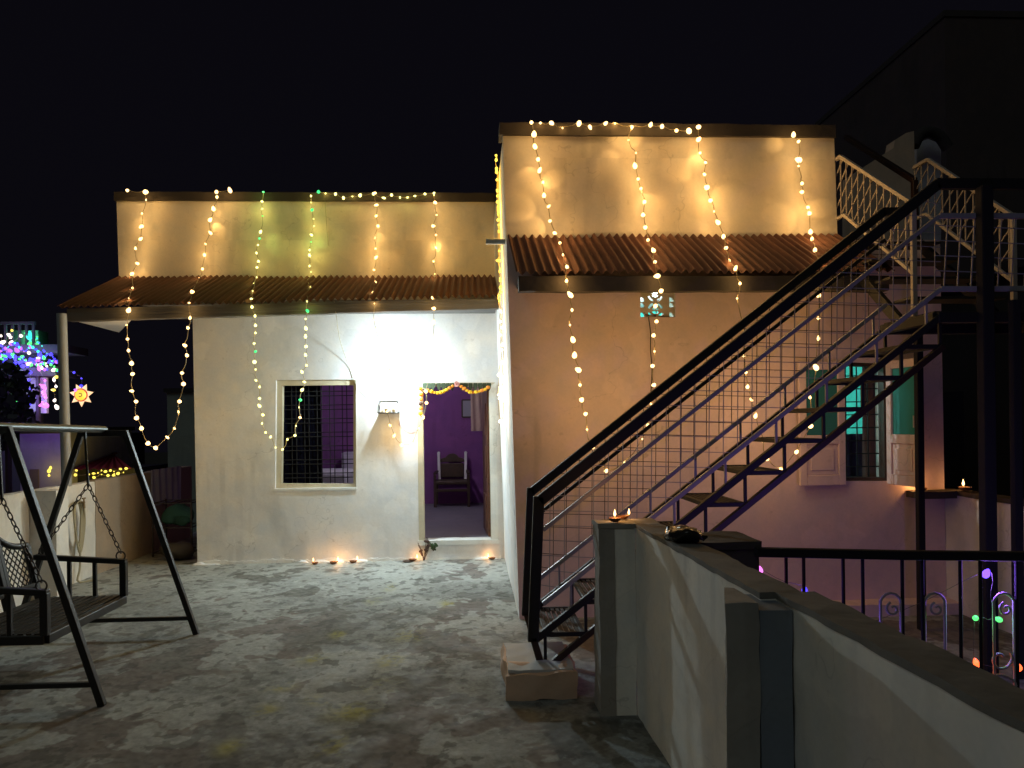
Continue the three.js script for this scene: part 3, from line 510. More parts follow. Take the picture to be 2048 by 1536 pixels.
// bulbs: [x, y, kind?] along a string, placed by where(px, py)
function lightString(label, bulbs, where, size, group, opt = {}) {
  const pts = bulbs.map(([x, y]) => where(x, y)), s = thing('fairy_light_string', label, 'string lights', pts[0].clone(), group);
  const wire = []; pts.forEach((p, i) => { wire.push(p.clone().add(V(rr(-0.008, 0.008), 0.012, rr(-0.012, 0)))); if (i < pts.length - 1) { const q = pts[i + 1], m = p.clone().lerp(q, 0.5); m.x += rr(-0.012, 0.012); m.y -= rr(0, 0.012); wire.push(m); } });
  part(s, 'wire', tube(wire, opt.wire ?? 0.0035, wire.length * 3, 5), opt.dark ? M.cable : M.fairyWire);
  pts.forEach((p, i) => {
    const kind = bulbs[i][2] || opt.kind || 'warm', m = new THREE.Mesh(bulbGeo, glows[kind]); m.name = 'bulb'; m.castShadow = m.receiveShadow = true;
    const k = 1.1 * size * (bulbs[i][4] ?? 1) * (rnd() < 0.18 ? rr(0.4, 0.55) : rr(0.65, 1.25)); m.scale.set(k * rr(0.75, 1.15), k * rr(0.8, 1.3), k * rr(0.75, 1.1)); m.position.copy(p).sub(s.position); m.rotation.set(rr(-0.7, 0.7), rr(0, 6), rr(-1.8, 1.8)); s.add(m);
    const onWall = where.boost && where.boost(bulbs[i][1]) !== 1;
    if (onWall && rnd() < 0.6) {                                  // the moulded cap throws a hard edged pool on the wall
      const sp = new THREE.SpotLight(new THREE.Color().setRGB(...lightTint[kind]), FAIRY_CD * 1.2 * (opt.cd ?? 1) * rr(0.4, 2.2), 0, rr(0.35, 0.85), rr(0.05, 0.5), 2); sp.name = 'lamp_light'; sp.shadow.radius = rr(0.2, 0.6); sp.castShadow = true;
      sp.position.copy(m.position).add(V(0, 0, 0.02)); sp.target.position.copy(sp.position).add(V(rr(-1.5, 1.5), rr(-1.5, 0.6), -1)); s.add(sp, sp.target);
    }
    if ((opt.cd ?? 1) > 0) lamp(s, m.position, lightTint[kind], FAIRY_CD * (opt.cd ?? 1) * (bulbs[i][3] ?? 1) * (where.boost ? where.boost(bulbs[i][1]) : 1) * rr(0.5, 1.6));
  });
  return s;
}
const hang = (yWall, yRoof, zw, ze, boost) => Object.assign((px, py) => {
  if (py < yWall) return onZ(px, py, zw + rr(0.07, 0.2));
  if (py < yRoof) return onZ(px, py, lerp(zw + 0.14, ze + 0.14, (py - yWall) / (yRoof - yWall)));
  return onZ(px, py, ze + 0.05 + rr(-0.015, 0.03));
}, { boost: (py) => (py < yWall ? boost : 1) });
const onHouse = hang(557, 606, zH, zE, 0.86), onWing = hang(475, 548, zW, zWE, 0.82);
const warmGroup = 'warm fairy light strings draped over the house';
lightString('warm light string looping below the left eave corner in a free hanging U', [[255, 381], [291, 384], [292, 400], [284, 427], [283, 453], [281, 478], [271, 497], [275, 527], [264, 548], [265, 576], [258, 597], [257, 621], [253, 650], [255, 678], [257, 701], [263, 727], [265, 748], [264, 782], [272, 803], [273, 836], [283, 857], [296, 887], [311, 896], [335, 875], [349, 857], [357, 824], [359, 803], [367, 768], [364, 746], [374, 711], [370, 691], [376, 656], [380, 636], [378, 606], [384, 584], [399, 557], [405, 538], [409, 510], [411, 488], [421, 466], [420, 440], [427, 418], [434, 394], [433, 384], [460, 381]], onHouse, 0.021, warmGroup, { kind: 'warm' });
lightString('yellow green light string looping down in front of the barred window', [[527, 384, 'green'], [524, 403], [524, 418], [525, 432, 'green'], [521, 464], [519, 477, 'green'], [516, 490], [513, 506], [517, 523], [514, 535], [513, 555], [508, 567], [505, 582], [503, 598], [504, 614], [510, 632], [511, 651], [511, 666], [508, 687], [511, 703, 'green'], [509, 724], [511, 739], [512, 761], [519, 774], [519, 797], [519, 812], [526, 830], [524, 847], [531, 865], [541, 874], [551, 895], [565, 899], [575, 879], [590, 871], [592, 852], [600, 835, 'warm'], [598, 815], [601, 800, 'green'], [604, 780], [609, 764], [604, 744], [613, 731], [611, 710], [612, 693], [611, 673], [612, 657], [611, 638], [615, 622, 'green'], [614, 603], [614, 589], [621, 574], [616, 561], [622, 544], [619, 532], [619, 511], [619, 500], [622, 484, 'green'], [623, 470], [628, 452], [627, 438], [624, 420, 'green'], [622, 405], [622, 392]], onHouse, 0.015, warmGroup, { kind: 'lime', cd: 0.55 });
lightString('short warm light string laid along the coping of the left block', [[637, 384, 'green'], [651, 387], [671, 388], [687, 396], [705, 393], [720, 391], [747, 388], [768, 396], [783, 390], [800, 395], [815, 395], [830, 392], [850, 388], [868, 386]], (x, y) => onZ(x, y, zH + 0.06), 0.016, warmGroup, { kind: 'lime', cd: 0.5 });
const byLamp = Object.assign((x, y) => (y > 640 ? onZ(x, y, lerp(zE + 0.05, zH + 0.1, smooth(640, 800, y))) : onHouse(x, y)), { boost: onHouse.boost });
lightString('warm light string swagged past the white lamp beside the doorway', [[750, 386], [753, 410], [752, 432], [756, 452], [750, 475], [751, 497], [752, 515], [748, 540], [750, 565], [746, 585], [749, 607], [749, 640], [753, 660], [758, 690], [762, 725], [767, 760], [771, 792], [774, 823], [780, 851], [788, 872], [804, 890], [825, 888], [838, 857], [846, 836], [853, 806], [852, 783], [858, 745], [865, 700], [866, 675], [867, 645], [868, 617], [866, 595], [870, 575], [870, 548], [867, 523], [872, 496], [872, 470], [866, 452], [873, 430], [870, 405], [868, 390]], byLamp, 0.017, warmGroup, { kind: 'warm' });
const onSide = (x, y) => { const p = onZ(x, y, -7.6); p.x = Math.min(p.x, xs(p.y) - 0.025); return p; };
lightString('doubled amber light string hanging down the white side wall corner', [[1002, 311], [1005, 320], [1001, 337], [1001, 345], [1001, 360], [1001, 380], [998, 392], [1001, 404], [998, 413], [997, 430], [1001, 450], [1000, 463], [1002, 502], [995, 521], [1002, 538], [1001, 557], [1001, 575], [997, 591], [999, 602], [1001, 622, 'cool'], [1000, 643, 'cool'], [1001, 670, 'cool'], [1002, 700, 'cool'], [1001, 725, 'cool'], [998, 750, 'cool'], [1000, 775, 'cool'], [997, 790, 'cool'], [999, 797, 'cool'], [1000, 843, 'cool'], [1006, 843, 'cool'], [1007, 800, 'cool'], [1006, 757, 'cool'], [1007, 725, 'cool'], [1008, 690, 'cool'], [1007, 655, 'cool'], [1007, 625, 'cool'], [1008, 584], [1006, 562], [1007, 543], [1006, 522], [1005, 480], [1003, 440], [1006, 422], [1005, 382], [1006, 340]], onSide, 0.014, warmGroup, { kind: 'amber', cd: 2 });
lightString('warm light string dropping from the wing coping left of the vent block', [[1063, 245], [1068, 269], [1070, 293], [1076, 319], [1079, 341], [1086, 365], [1088, 391], [1097, 413], [1100, 442], [1109, 466], [1120, 486], [1126, 510], [1134, 534], [1133, 562], [1141, 590], [1144, 620], [1140, 650], [1146, 680], [1149, 711], [1157, 740], [1160, 770], [1163, 800], [1171, 828], [1174, 859], [1184, 893], [1212, 942], [1250, 925], [1285, 878], [1296, 851], [1302, 808], [1308, 770], [1305, 732], [1309, 703], [1307, 671], [1313, 643], [1311, 612], [1322, 582], [1315, 552], [1310, 524], [1307, 501], [1296, 480], [1291, 455], [1286, 430], [1289, 404], [1282, 377], [1276, 358], [1270, 332], [1272, 306], [1257, 280], [1264, 256]], onWing, 0.017, warmGroup, { kind: 'warm' });
lightString('warm light string dropping over the wing roof behind the stair handrails', [[1397, 254], [1397, 279], [1400, 306], [1411, 325], [1409, 349], [1414, 375], [1421, 401], [1428, 423], [1436, 445], [1447, 473], [1452, 496], [1459, 521], [1471, 537], [1480, 567], [1474, 597], [1485, 655], [1488, 712], [1492, 745], [1495, 774], [1503, 800], [1511, 832], [1525, 880], [1534, 918], [1562, 938], [1593, 904], [1621, 852], [1620, 795], [1632, 735], [1637, 677], [1637, 636], [1637, 590], [1638, 523], [1630, 500], [1624, 478], [1621, 464], [1619, 427], [1616, 415], [1604, 384], [1604, 367], [1597, 332], [1598, 320], [1597, 283], [1587, 270]], onWing, 0.017, warmGroup, { kind: 'warm' });
lightString('warm light string laid wavily along the wing coping', [[1081, 246], [1103, 246], [1125, 256], [1158, 247], [1180, 254], [1211, 247], [1230, 247], [1264, 254], [1301, 250], [1324, 253], [1353, 261], [1378, 262]], (x, y) => onZ(x, y, zW + 0.06), 0.018, warmGroup, { kind: 'warm', cd: 0.7 });

// white wall lamp over the bracket
{
  const c = onZ(789, 745, zH + 0.27), l = thing('wall_lamp', 'glaring white bulb lamp on the wall left of the doorway', 'lamp', onZ(789, 745, zH));
  const w = l.position; part(l, 'backplate', [rod(w.clone().add(V(0, 0, 0)), w.clone().add(V(0, 0, 0.02)), 0.045, 20)], M.whitePost);
  part(l, 'holder', [rod(w.clone().add(V(0, 0, 0.02)), w.clone().add(V(0, 0, 0.23)), 0.022, 16)], M.whitePost);
  const b = new THREE.SphereGeometry(0.036, 20, 14); b.translate(c.x, c.y, c.z); part(l, 'bulb', b, glow(0.85, 0.95, 1, 12));
  lamp(l, c.clone().sub(l.position), [0.72, 0.92, 1.0], LAMP_CD, 1.6);
  const fwd = new THREE.SpotLight(new THREE.Color().setRGB(0.72, 0.92, 1), LAMP_CD * 1.7, 0, 1.45, 0.6, 2); fwd.name = 'lamp_light'; fwd.position.copy(c).sub(l.position).add(V(0, -0.045, 0.03)); fwd.target.position.copy(fwd.position).add(V(0.1, -0.9, 1)); fwd.castShadow = true; fwd.shadow.radius = 1.6; l.add(fwd, fwd.target);
}
{ // open bracket under the lamp
  const a = onZ(760, 803, zH), b = onZ(797, 826, zH), k = thing('wall_bracket', 'small open metal bracket on the wall under the white lamp', 'bracket', V((a.x + b.x) / 2, b.y, zH)), z1 = zH + 0.15;
  const q = (x, y, z) => V(x, y, z);
  for (const z of [zH + 0.006, z1]) part(k, 'hoop', [beam(q(a.x, a.y, z), q(b.x, a.y, z), 0.008), beam(q(a.x - 0.012, b.y, z), q(b.x + 0.012, b.y, z), 0.01), beam(q(a.x, a.y, z), q(a.x - 0.012, b.y, z), 0.008), beam(q(b.x, a.y, z), q(b.x + 0.012, b.y, z), 0.008)], M.black);
  part(k, 'shelf', box(a.x - 0.012, b.x + 0.012, b.y - 0.004, b.y + 0.006, zH + 0.012, z1 - 0.006), M.cement);
  for (let i = 0; i < 4; i++) part(k, 'clip', round(lerp(a.x + 0.02, b.x - 0.07, i / 3), lerp(a.x + 0.02, b.x - 0.07, i / 3) + 0.035, b.y + 0.008, b.y + rr(0.05, 0.085), zH + 0.03, zH + 0.1, 0.006), i % 2 ? M.brass : M.frame);
}
solo('cable', tube([onZ(650, 405, zH + 0.02), onZ(655, 470, zH + 0.02), onZ(662, 555, zH + 0.04), onZ(672, 628, zE + 0.03), onZ(680, 680, zH + 0.3), onZ(694, 722, zH + 0.03), onZ(712, 768, zH + 0.012), onZ(738, 798, zH + 0.012), onZ(762, 812, zH + 0.02)], 0.003, 60), M.fairyWire, 'thin dark cable running down the house wall to the bracket', 'cable');
solo('cable', tube([onZ(1297, 634, zW + 0.012), onZ(1301, 665, zW + 0.012), onZ(1301, 700, zW + 0.012), onZ(1304, 740, zW + 0.012), onZ(1301, 800, zW + 0.012)], 0.005, 40), M.cable, 'dark cable hanging down the peach wall from the vent block', 'cable');

// ------------------------------------------------------------------ diyas
const diyaBowl = new THREE.LatheGeometry([[0.001, 0], [0.022, 0.001], [0.034, 0.01], [0.041, 0.024], [0.038, 0.024], [0.03, 0.013], [0.001, 0.008]].map(([x, y]) => new THREE.Vector2(x, y)), 22);
{ const p = diyaBowl.attributes.position; for (let i = 0; i < p.count; i++) if (p.getX(i) > 0) p.setX(i, p.getX(i) * (1 + 0.35 * Math.max(0, 1 - Math.abs(p.getZ(i)) / 0.02) * p.getY(i) / 0.024)); diyaBowl.computeVertexNormals(); }
const flameGeo = new THREE.LatheGeometry([[0.0001, 0], [0.006, 0.006], [0.0078, 0.014], [0.005, 0.028], [0.0001, 0.046]].map(([x, y]) => new THREE.Vector2(x, y)), 12);
const flameMat = glow(1, 0.55, 0.2, 7);
function diya(label, pos, k = 1, turn = 0, cd = 1) {
  const d = thing('diya_lamp', label, 'oil lamp', pos, 'lit clay oil lamps'); d.rotation.y = turn; d.scale.setScalar(k);
  part(d, 'bowl', diyaBowl, M.clay, { local: true }); const o = new THREE.CircleGeometry(0.033, 16); o.rotateX(-Math.PI / 2); o.translate(0, 0.018, 0); part(d, 'oil', o, M.oil, { local: true });
  part(d, 'wick', rod(V(0.012, 0.016, 0), V(0.048, 0.03, 0), 0.0028, 6), M.wick, { local: true });
  const f = part(d, 'flame', flameGeo, flameMat, { local: true }); f.position.set(0.048, 0.028, 0);
  if (cd) lamp(d, V(0.048, 0.044, 0), [1, 0.46, 0.13], DIYA_CD * cd);
  return d;
}
const fl = (px, py) => { const p = onY(px, py, 0); p.y = 0.003; p.z = Math.max(p.z, zH + 0.09); return p; };
diya('leftmost of three lit diya lamps on the floor under the window', fl(630, 1129), 1, 2.2, 0.45);
diya('middle and brightest of three lit diya lamps at the wall foot', fl(667, 1128), 1.15, 0.4, 2.2);
diya('rightmost of three lit diya lamps at the wall foot', fl(706, 1126), 1.1, 0.2, 0.5);
diya('lit diya lamp on a dark saucer left of the door step', fl(826, 1121), 1.15, 0.1, 0.9);
diya('lit diya lamp in the corner right of the door step', fl(984, 1116), 1.05, 3.0, 0.8);
diya('lit diya lamp at the near end of the pillar cap', V(onZ(1230, 1046, -4.46).x, 1.115, -4.46), 0.95, 1.4, 1.0);
diya('lit diya lamp standing further back on the pillar cap', V(onZ(1246, 1044, -4.58).x, 1.115, -4.58), 0.85, 0.3, 0.6);
{ const X1 = onZ(1888, 780, zW).x; diya('lit diya lamp alone on the boundary wall top at far right', V(X1 + 0.06, 1.066, onX(1930, 970, X1 + 0.06).z), 1.3, 1.2, 1.5); diya('lit diya lamp close to the wing corner behind the thin post', V(X1 - 0.27, 1.066, zW + 0.1), 1, 2.6, 2.0); }
solo('saucer', new THREE.CylinderGeometry(0.075, 0.06, 0.012, 18).translate(fl(826, 1121).x - 0.05, 0.008, fl(826, 1121).z + 0.02), M.darkWood, 'dark flat saucer under the diya lamp left of the door step', 'saucer');

// ------------------------------------------------------------------ doorway dressing and room
{
  const z = zH + 0.035, t = thing('door_garland', 'marigold and mango leaf garland hung across the top of the doorway', 'garland', onZ(912, 770, z));
  const ball = (r) => { const g = new THREE.IcosahedronGeometry(r, 2), p = g.attributes.position; for (let i = 0; i < p.count; i++) { const k = 0.82 + 0.36 * noise3(p.getX(i) * 160, p.getY(i) * 160, p.getZ(i) * 160); p.setXYZ(i, p.getX(i) * k, p.getY(i) * k * 0.85, p.getZ(i) * k); } g.computeVertexNormals(); return g; };
  const flower = (px, py, r, m) => { const c = onZ(px, py, z + rr(0, 0.015)), g = ball(r); g.translate(c.x, c.y, c.z); part(t, 'flower', flat(g), m); };
  const cord = [[838, 772], [856, 781], [876, 785], [892, 781], [914, 770], [928, 777], [945, 784], [962, 782], [980, 772]];
  part(t, 'cord', tube(cord.map(([x, y]) => onZ(x, y, z)), 0.004, 50), M.hose);
  for (const [x, y, o] of [[856, 781, 1], [863, 783], [869, 785], [875, 786], [881, 785], [887, 783], [893, 780], [899, 776, 1], [905, 772, 1], [922, 773, 1], [928, 777, 1], [934, 781], [940, 784], [946, 785, 1], [952, 784], [958, 783], [964, 781, 1], [970, 779], [976, 775, 1]]) flower(x, y, rr(0.019, 0.028), o ? M.orangeFlower : M.marigold);
  for (const [x, y, m] of [[840, 777, M.marigold], [842, 789, M.orangeFlower], [842, 799, M.orangeFlower], [841, 807, M.driedFlower], [842, 817, M.orangeFlower], [841, 827, M.marigold]]) flower(x, y, rr(0.024, 0.031), m);
  part(t, 'cord', tube([onZ(840, 770, z), onZ(842, 800, z), onZ(841, 834, z)], 0.003, 16), M.hose);
  for (const x of [849, 858, 867, 877, 886, 895, 904, 924, 932, 941, 951, 960, 969, 978]) { const c = onZ(x, 766, z - 0.01), s = new THREE.Shape(); s.moveTo(-0.026, 0); s.quadraticCurveTo(-0.034, -0.06, 0, -0.1); s.quadraticCurveTo(0.034, -0.06, 0.026, 0); const g = new THREE.ExtrudeGeometry(s, { depth: 0.004, bevelEnabled: false }); g.rotateZ(rr(-0.15, 0.15)); g.rotateX(rr(-0.1, 0.2)); g.translate(c.x, c.y, c.z); part(t, 'leaf', flat(g), M.leafDark); }
  const c = onZ(914, 768, z + 0.02), g = new THREE.TorusKnotGeometry(0.02, 0.009, 40, 6, 2, 3); g.translate(c.x, c.y, c.z); part(t, 'bow', flat(g), M.pinkBow);
}
function sprig(name, label, cat, base, n, h, spread, leafy, mat) {
  const s = thing(name, label, cat, base), stems = [], leaves = [];
  for (let i = 0; i < n; i++) {
    const e = base.clone().add(V(rr(-spread, spread), h * rr(0.6, 1), rr(0.02, 0.07))); stems.push(tube([base.clone().add(V(rr(-0.01, 0.01), 0, 0.01)), base.clone().lerp(e, 0.5).add(V(rr(-0.02, 0.02), 0, 0.015)), e], 0.004, 8, 5));
    for (let q = 0; q < leafy; q++) { const g = new THREE.SphereGeometry(1, 6, 4); g.scale(0.018, 0.034, 0.004); g.rotateZ(rr(-1.4, 1.4)); g.rotateY(rr(-1, 1)); const c = base.clone().lerp(e, rr(0.4, 1.05)); g.translate(c.x + rr(-0.02, 0.02), c.y, c.z + 0.01); leaves.push(flat(g)); }
  }
  part(s, 'stem', stems, M.driedFlower); if (leaves.length) part(s, 'leaves', leaves, mat, { kind: 'stuff' });
  return s;
}
{ const p = fl(842, 1124); sprig('twig_bunch', 'dry dark twigs leaning against the wall left of the door step', 'twigs', V(p.x + 0.03, 0, zH + 0.03), 7, 0.3, 0.09, 1, M.driedFlower); }
{ const p = onZ(867, 1100, zH + 0.03); sprig('leaf_bunch', 'small bunch of green leaves stuck on the door threshold', 'leaves', V(p.x, p.y - 0.01, zH + 0.03), 5, 0.09, 0.05, 2, M.leaf); }
{ // chair in the purple room
  const c = onZ(905, 1020, -14.05), ch = thing('wooden_armchair', 'dark wooden armchair with pale back posts seen through the open door', 'chair', V(c.x, rf, -14.05)), x = c.x, y = rf, z = -14.05, w = 0.3;
  const P = (a, b, d) => V(x + a, y + b, z + d);
  for (const s of [-1, 1]) { part(ch, 'leg', beam(P(s * w, 0, 0.25), P(s * w, 0.58, 0.25), 0.05), M.darkWood); part(ch, 'leg', beam(P(s * w, 0, -0.22), P(s * (w - 0.02), 0.45, -0.2), 0.05), M.darkWood); part(ch, 'back_post', [beam(P(s * (w - 0.06), 0.45, -0.2), P(s * (w - 0.05), 0.94, -0.26), 0.05), new THREE.SphereGeometry(0.03, 8, 6).translate(x + s * (w - 0.05), y + 0.95, z - 0.26)], M.whitePost, { label: 'pale painted back post' }); part(ch, 'arm', beam(P(s * w, 0.6, 0.28), P(s * (w - 0.02), 0.62, -0.22), 0.055, 0.03), M.darkWood); }
  part(ch, 'seat', round(x - w, x + w, y + 0.4, y + 0.47, z - 0.22, z + 0.27, 0.02), M.darkWood); part(ch, 'apron', beam(P(-w, 0.3, 0.25), P(w, 0.3, 0.25), 0.03, 0.05), M.darkWood);
  part(ch, 'backrest', round(x - w + 0.09, x + w - 0.09, y + 0.5, y + 0.76, z - 0.26, z - 0.21, 0.015), M.darkWood);
  const s = new THREE.Shape(); s.moveTo(-0.24, 0); s.lineTo(0.24, 0); s.quadraticCurveTo(0.22, 0.06, 0.12, 0.07); s.quadraticCurveTo(0.06, 0.15, 0, 0.14); s.quadraticCurveTo(-0.06, 0.15, -0.12, 0.07); s.quadraticCurveTo(-0.22, 0.06, -0.24, 0); const g = new THREE.ExtrudeGeometry(s, { depth: 0.03, bevelEnabled: true, bevelSize: 0.008, bevelThickness: 0.008 }); g.translate(x, y + 0.79, z - 0.27); part(ch, 'crest', flat(g), M.darkWood);
}
function drape(x0, x1, y0, y1, z, folds, amp, dirX = true) {
  const g = new THREE.PlaneGeometry(Math.abs(x1 - x0), y1 - y0, folds * 8, 10), p = g.attributes.position;
  for (let i = 0; i < p.count; i++) { const u = p.getX(i) / Math.abs(x1 - x0) + 0.5; p.setZ(i, amp * Math.sin(u * folds * 6.283 + 0.6 * Math.sin(p.getY(i) * 3)) + 0.4 * amp * (noise2(u * 9, p.getY(i) * 2) - 0.5)); }
  if (!dirX) g.rotateY(Math.PI / 2); g.computeVertexNormals(); g.translate(dirX ? (x0 + x1) / 2 : z, (y0 + y1) / 2, dirX ? z : (x0 + x1) / 2); return g;
}
const cloth = (r, g, b) => new THREE.MeshStandardMaterial({ color: new THREE.Color().setRGB(r, g, b), roughness: 0.95, side: THREE.DoubleSide, map: plasterTone });
{ const a = onZ(560, 765, zH - 0.28), b = onZ(643, 970, zH - 0.28); solo('curtain', metres(drape(a.x - 0.05, b.x, b.y - 0.05, a.y + 0.06, zH - 0.3, 3, 0.02)), new THREE.MeshPhysicalMaterial({ color: new THREE.Color().setRGB(0.004, 0.004, 0.009), roughness: 1, specularIntensity: 0, side: THREE.DoubleSide }), 'dark curtain closing the left half of the barred window', 'curtain'); }
{ const a = onZ(941, 775, -13.9), b = onZ(966, 862, -13.9); const m = solo('hanging_cloth', metres(drape(a.x, b.x + 0.02, b.y, a.y, -13.9, 2, 0.02)), cloth(0.5, 0.36, 0.3), 'beige cloth hanging on the purple wall behind the door leaf', 'cloth'); }
{ const a = onZ(924, 800, RZ + 0.02), b = onZ(944, 834, RZ + 0.02), f = thing('framed_picture', 'small dark framed picture on the purple wall beside the hanging cloth', 'picture', V((a.x + b.x) / 2, b.y, RZ)); part(f, 'frame', [beam(V(a.x, a.y, RZ + 0.015), V(b.x, a.y, RZ + 0.015), 0.025), beam(V(a.x, b.y, RZ + 0.015), V(b.x, b.y, RZ + 0.015), 0.025), beam(V(a.x, a.y, RZ + 0.015), V(a.x, b.y, RZ + 0.015), 0.025), beam(V(b.x, a.y, RZ + 0.015), V(b.x, b.y, RZ + 0.015), 0.025)], M.darkWood); part(f, 'picture', box(a.x, b.x, b.y, a.y, RZ + 0.002, RZ + 0.01), paint(0.3, 0.3, 0.36, 0.4)); }
{ // bed and cabinet seen through the barred window
  const a = onZ(640, 945, -12.2), x = a.x, b = thing('bed', 'low bed with a white sheet seen through the barred window', 'bed', V(x + 0.3, rf, -12.6));
  part(b, 'frame', [box(x - 0.6, x + 0.42, rf + 0.25, rf + 0.4, -13.4, -12.0)], M.darkWood); part(b, 'mattress', round(x - 0.6, x + 0.42, rf + 0.4, a.y, -13.4, -12.0, 0.05), cloth(0.6, 0.58, 0.66));
  for (const q of [[x - 0.55, -13.3], [x + 0.36, -13.3], [x - 0.55, -12.05], [x + 0.36, -12.05]]) part(b, 'leg', box(q[0], q[0] + 0.06, rf, rf + 0.25, q[1], q[1] + 0.06), M.darkWood);
  const c = onZ(684, 905, -14), d = onZ(712, 905, -14), k = thing('cabinet', 'pale lilac cabinet in the corner seen through the barred window', 'cabinet', V((c.x + d.x) / 2, rf, -14.1));
  part(k, 'body', round(c.x, d.x + 0.1, rf, c.y, -14.4, -13.95, 0.01), paint(0.5, 0.46, 0.6, 0.6)); part(k, 'door', round(c.x + 0.05, d.x + 0.05, rf + 0.1, c.y - 0.05, -13.95, -13.93, 0.006), paint(0.56, 0.52, 0.66, 0.5));
}
function roomBulb(label, p, tint, cd) { const l = thing('ceiling_lamp', label, 'lamp', p); part(l, 'holder', rod(p.clone().add(V(0, 0.03, 0)), p.clone().add(V(0, 0.12, 0)), 0.02), M.whitePost); part(l, 'bulb', new THREE.SphereGeometry(0.035, 14, 10).translate(p.x, p.y, p.z), glow(...tint, 10)); lamp(l, V(0, 0, 0), tint, cd, 1.6); }
roomBulb('small bulb lamp under the ceiling of the purple room', V(-1.0, 2.87, -12.4), [0.95, 0.9, 1], ROOM_CD);
roomBulb('white bulb lamp under the ceiling of the teal room', V(1.72, 2.96, zW - 1.6), [0.9, 1, 1], TEAL_CD);
{ const a = onZ(1722, 726, zW - 0.25), b = onZ(1800, 962, zW - 0.25); solo('curtain', metres(drape(a.x, b.x, b.y - 0.08, a.y + 0.08, zW - 0.24, 4, 0.018)), cloth(0.2, 0.12, 0.1), 'brown curtain bunched at the right of the teal lit window', 'curtain'); }
{ const a = onZ(1680, 868, zW - 0.4), b = onZ(1782, 962, zW - 0.4); solo('blanket', metres(drape(a.x - 0.1, b.x + 0.1, b.y - 0.15, a.y, zW - 0.4, 5, 0.03)), cloth(0.035, 0.025, 0.06), 'dark cloth covering the lower part of the teal lit window', 'cloth'); }

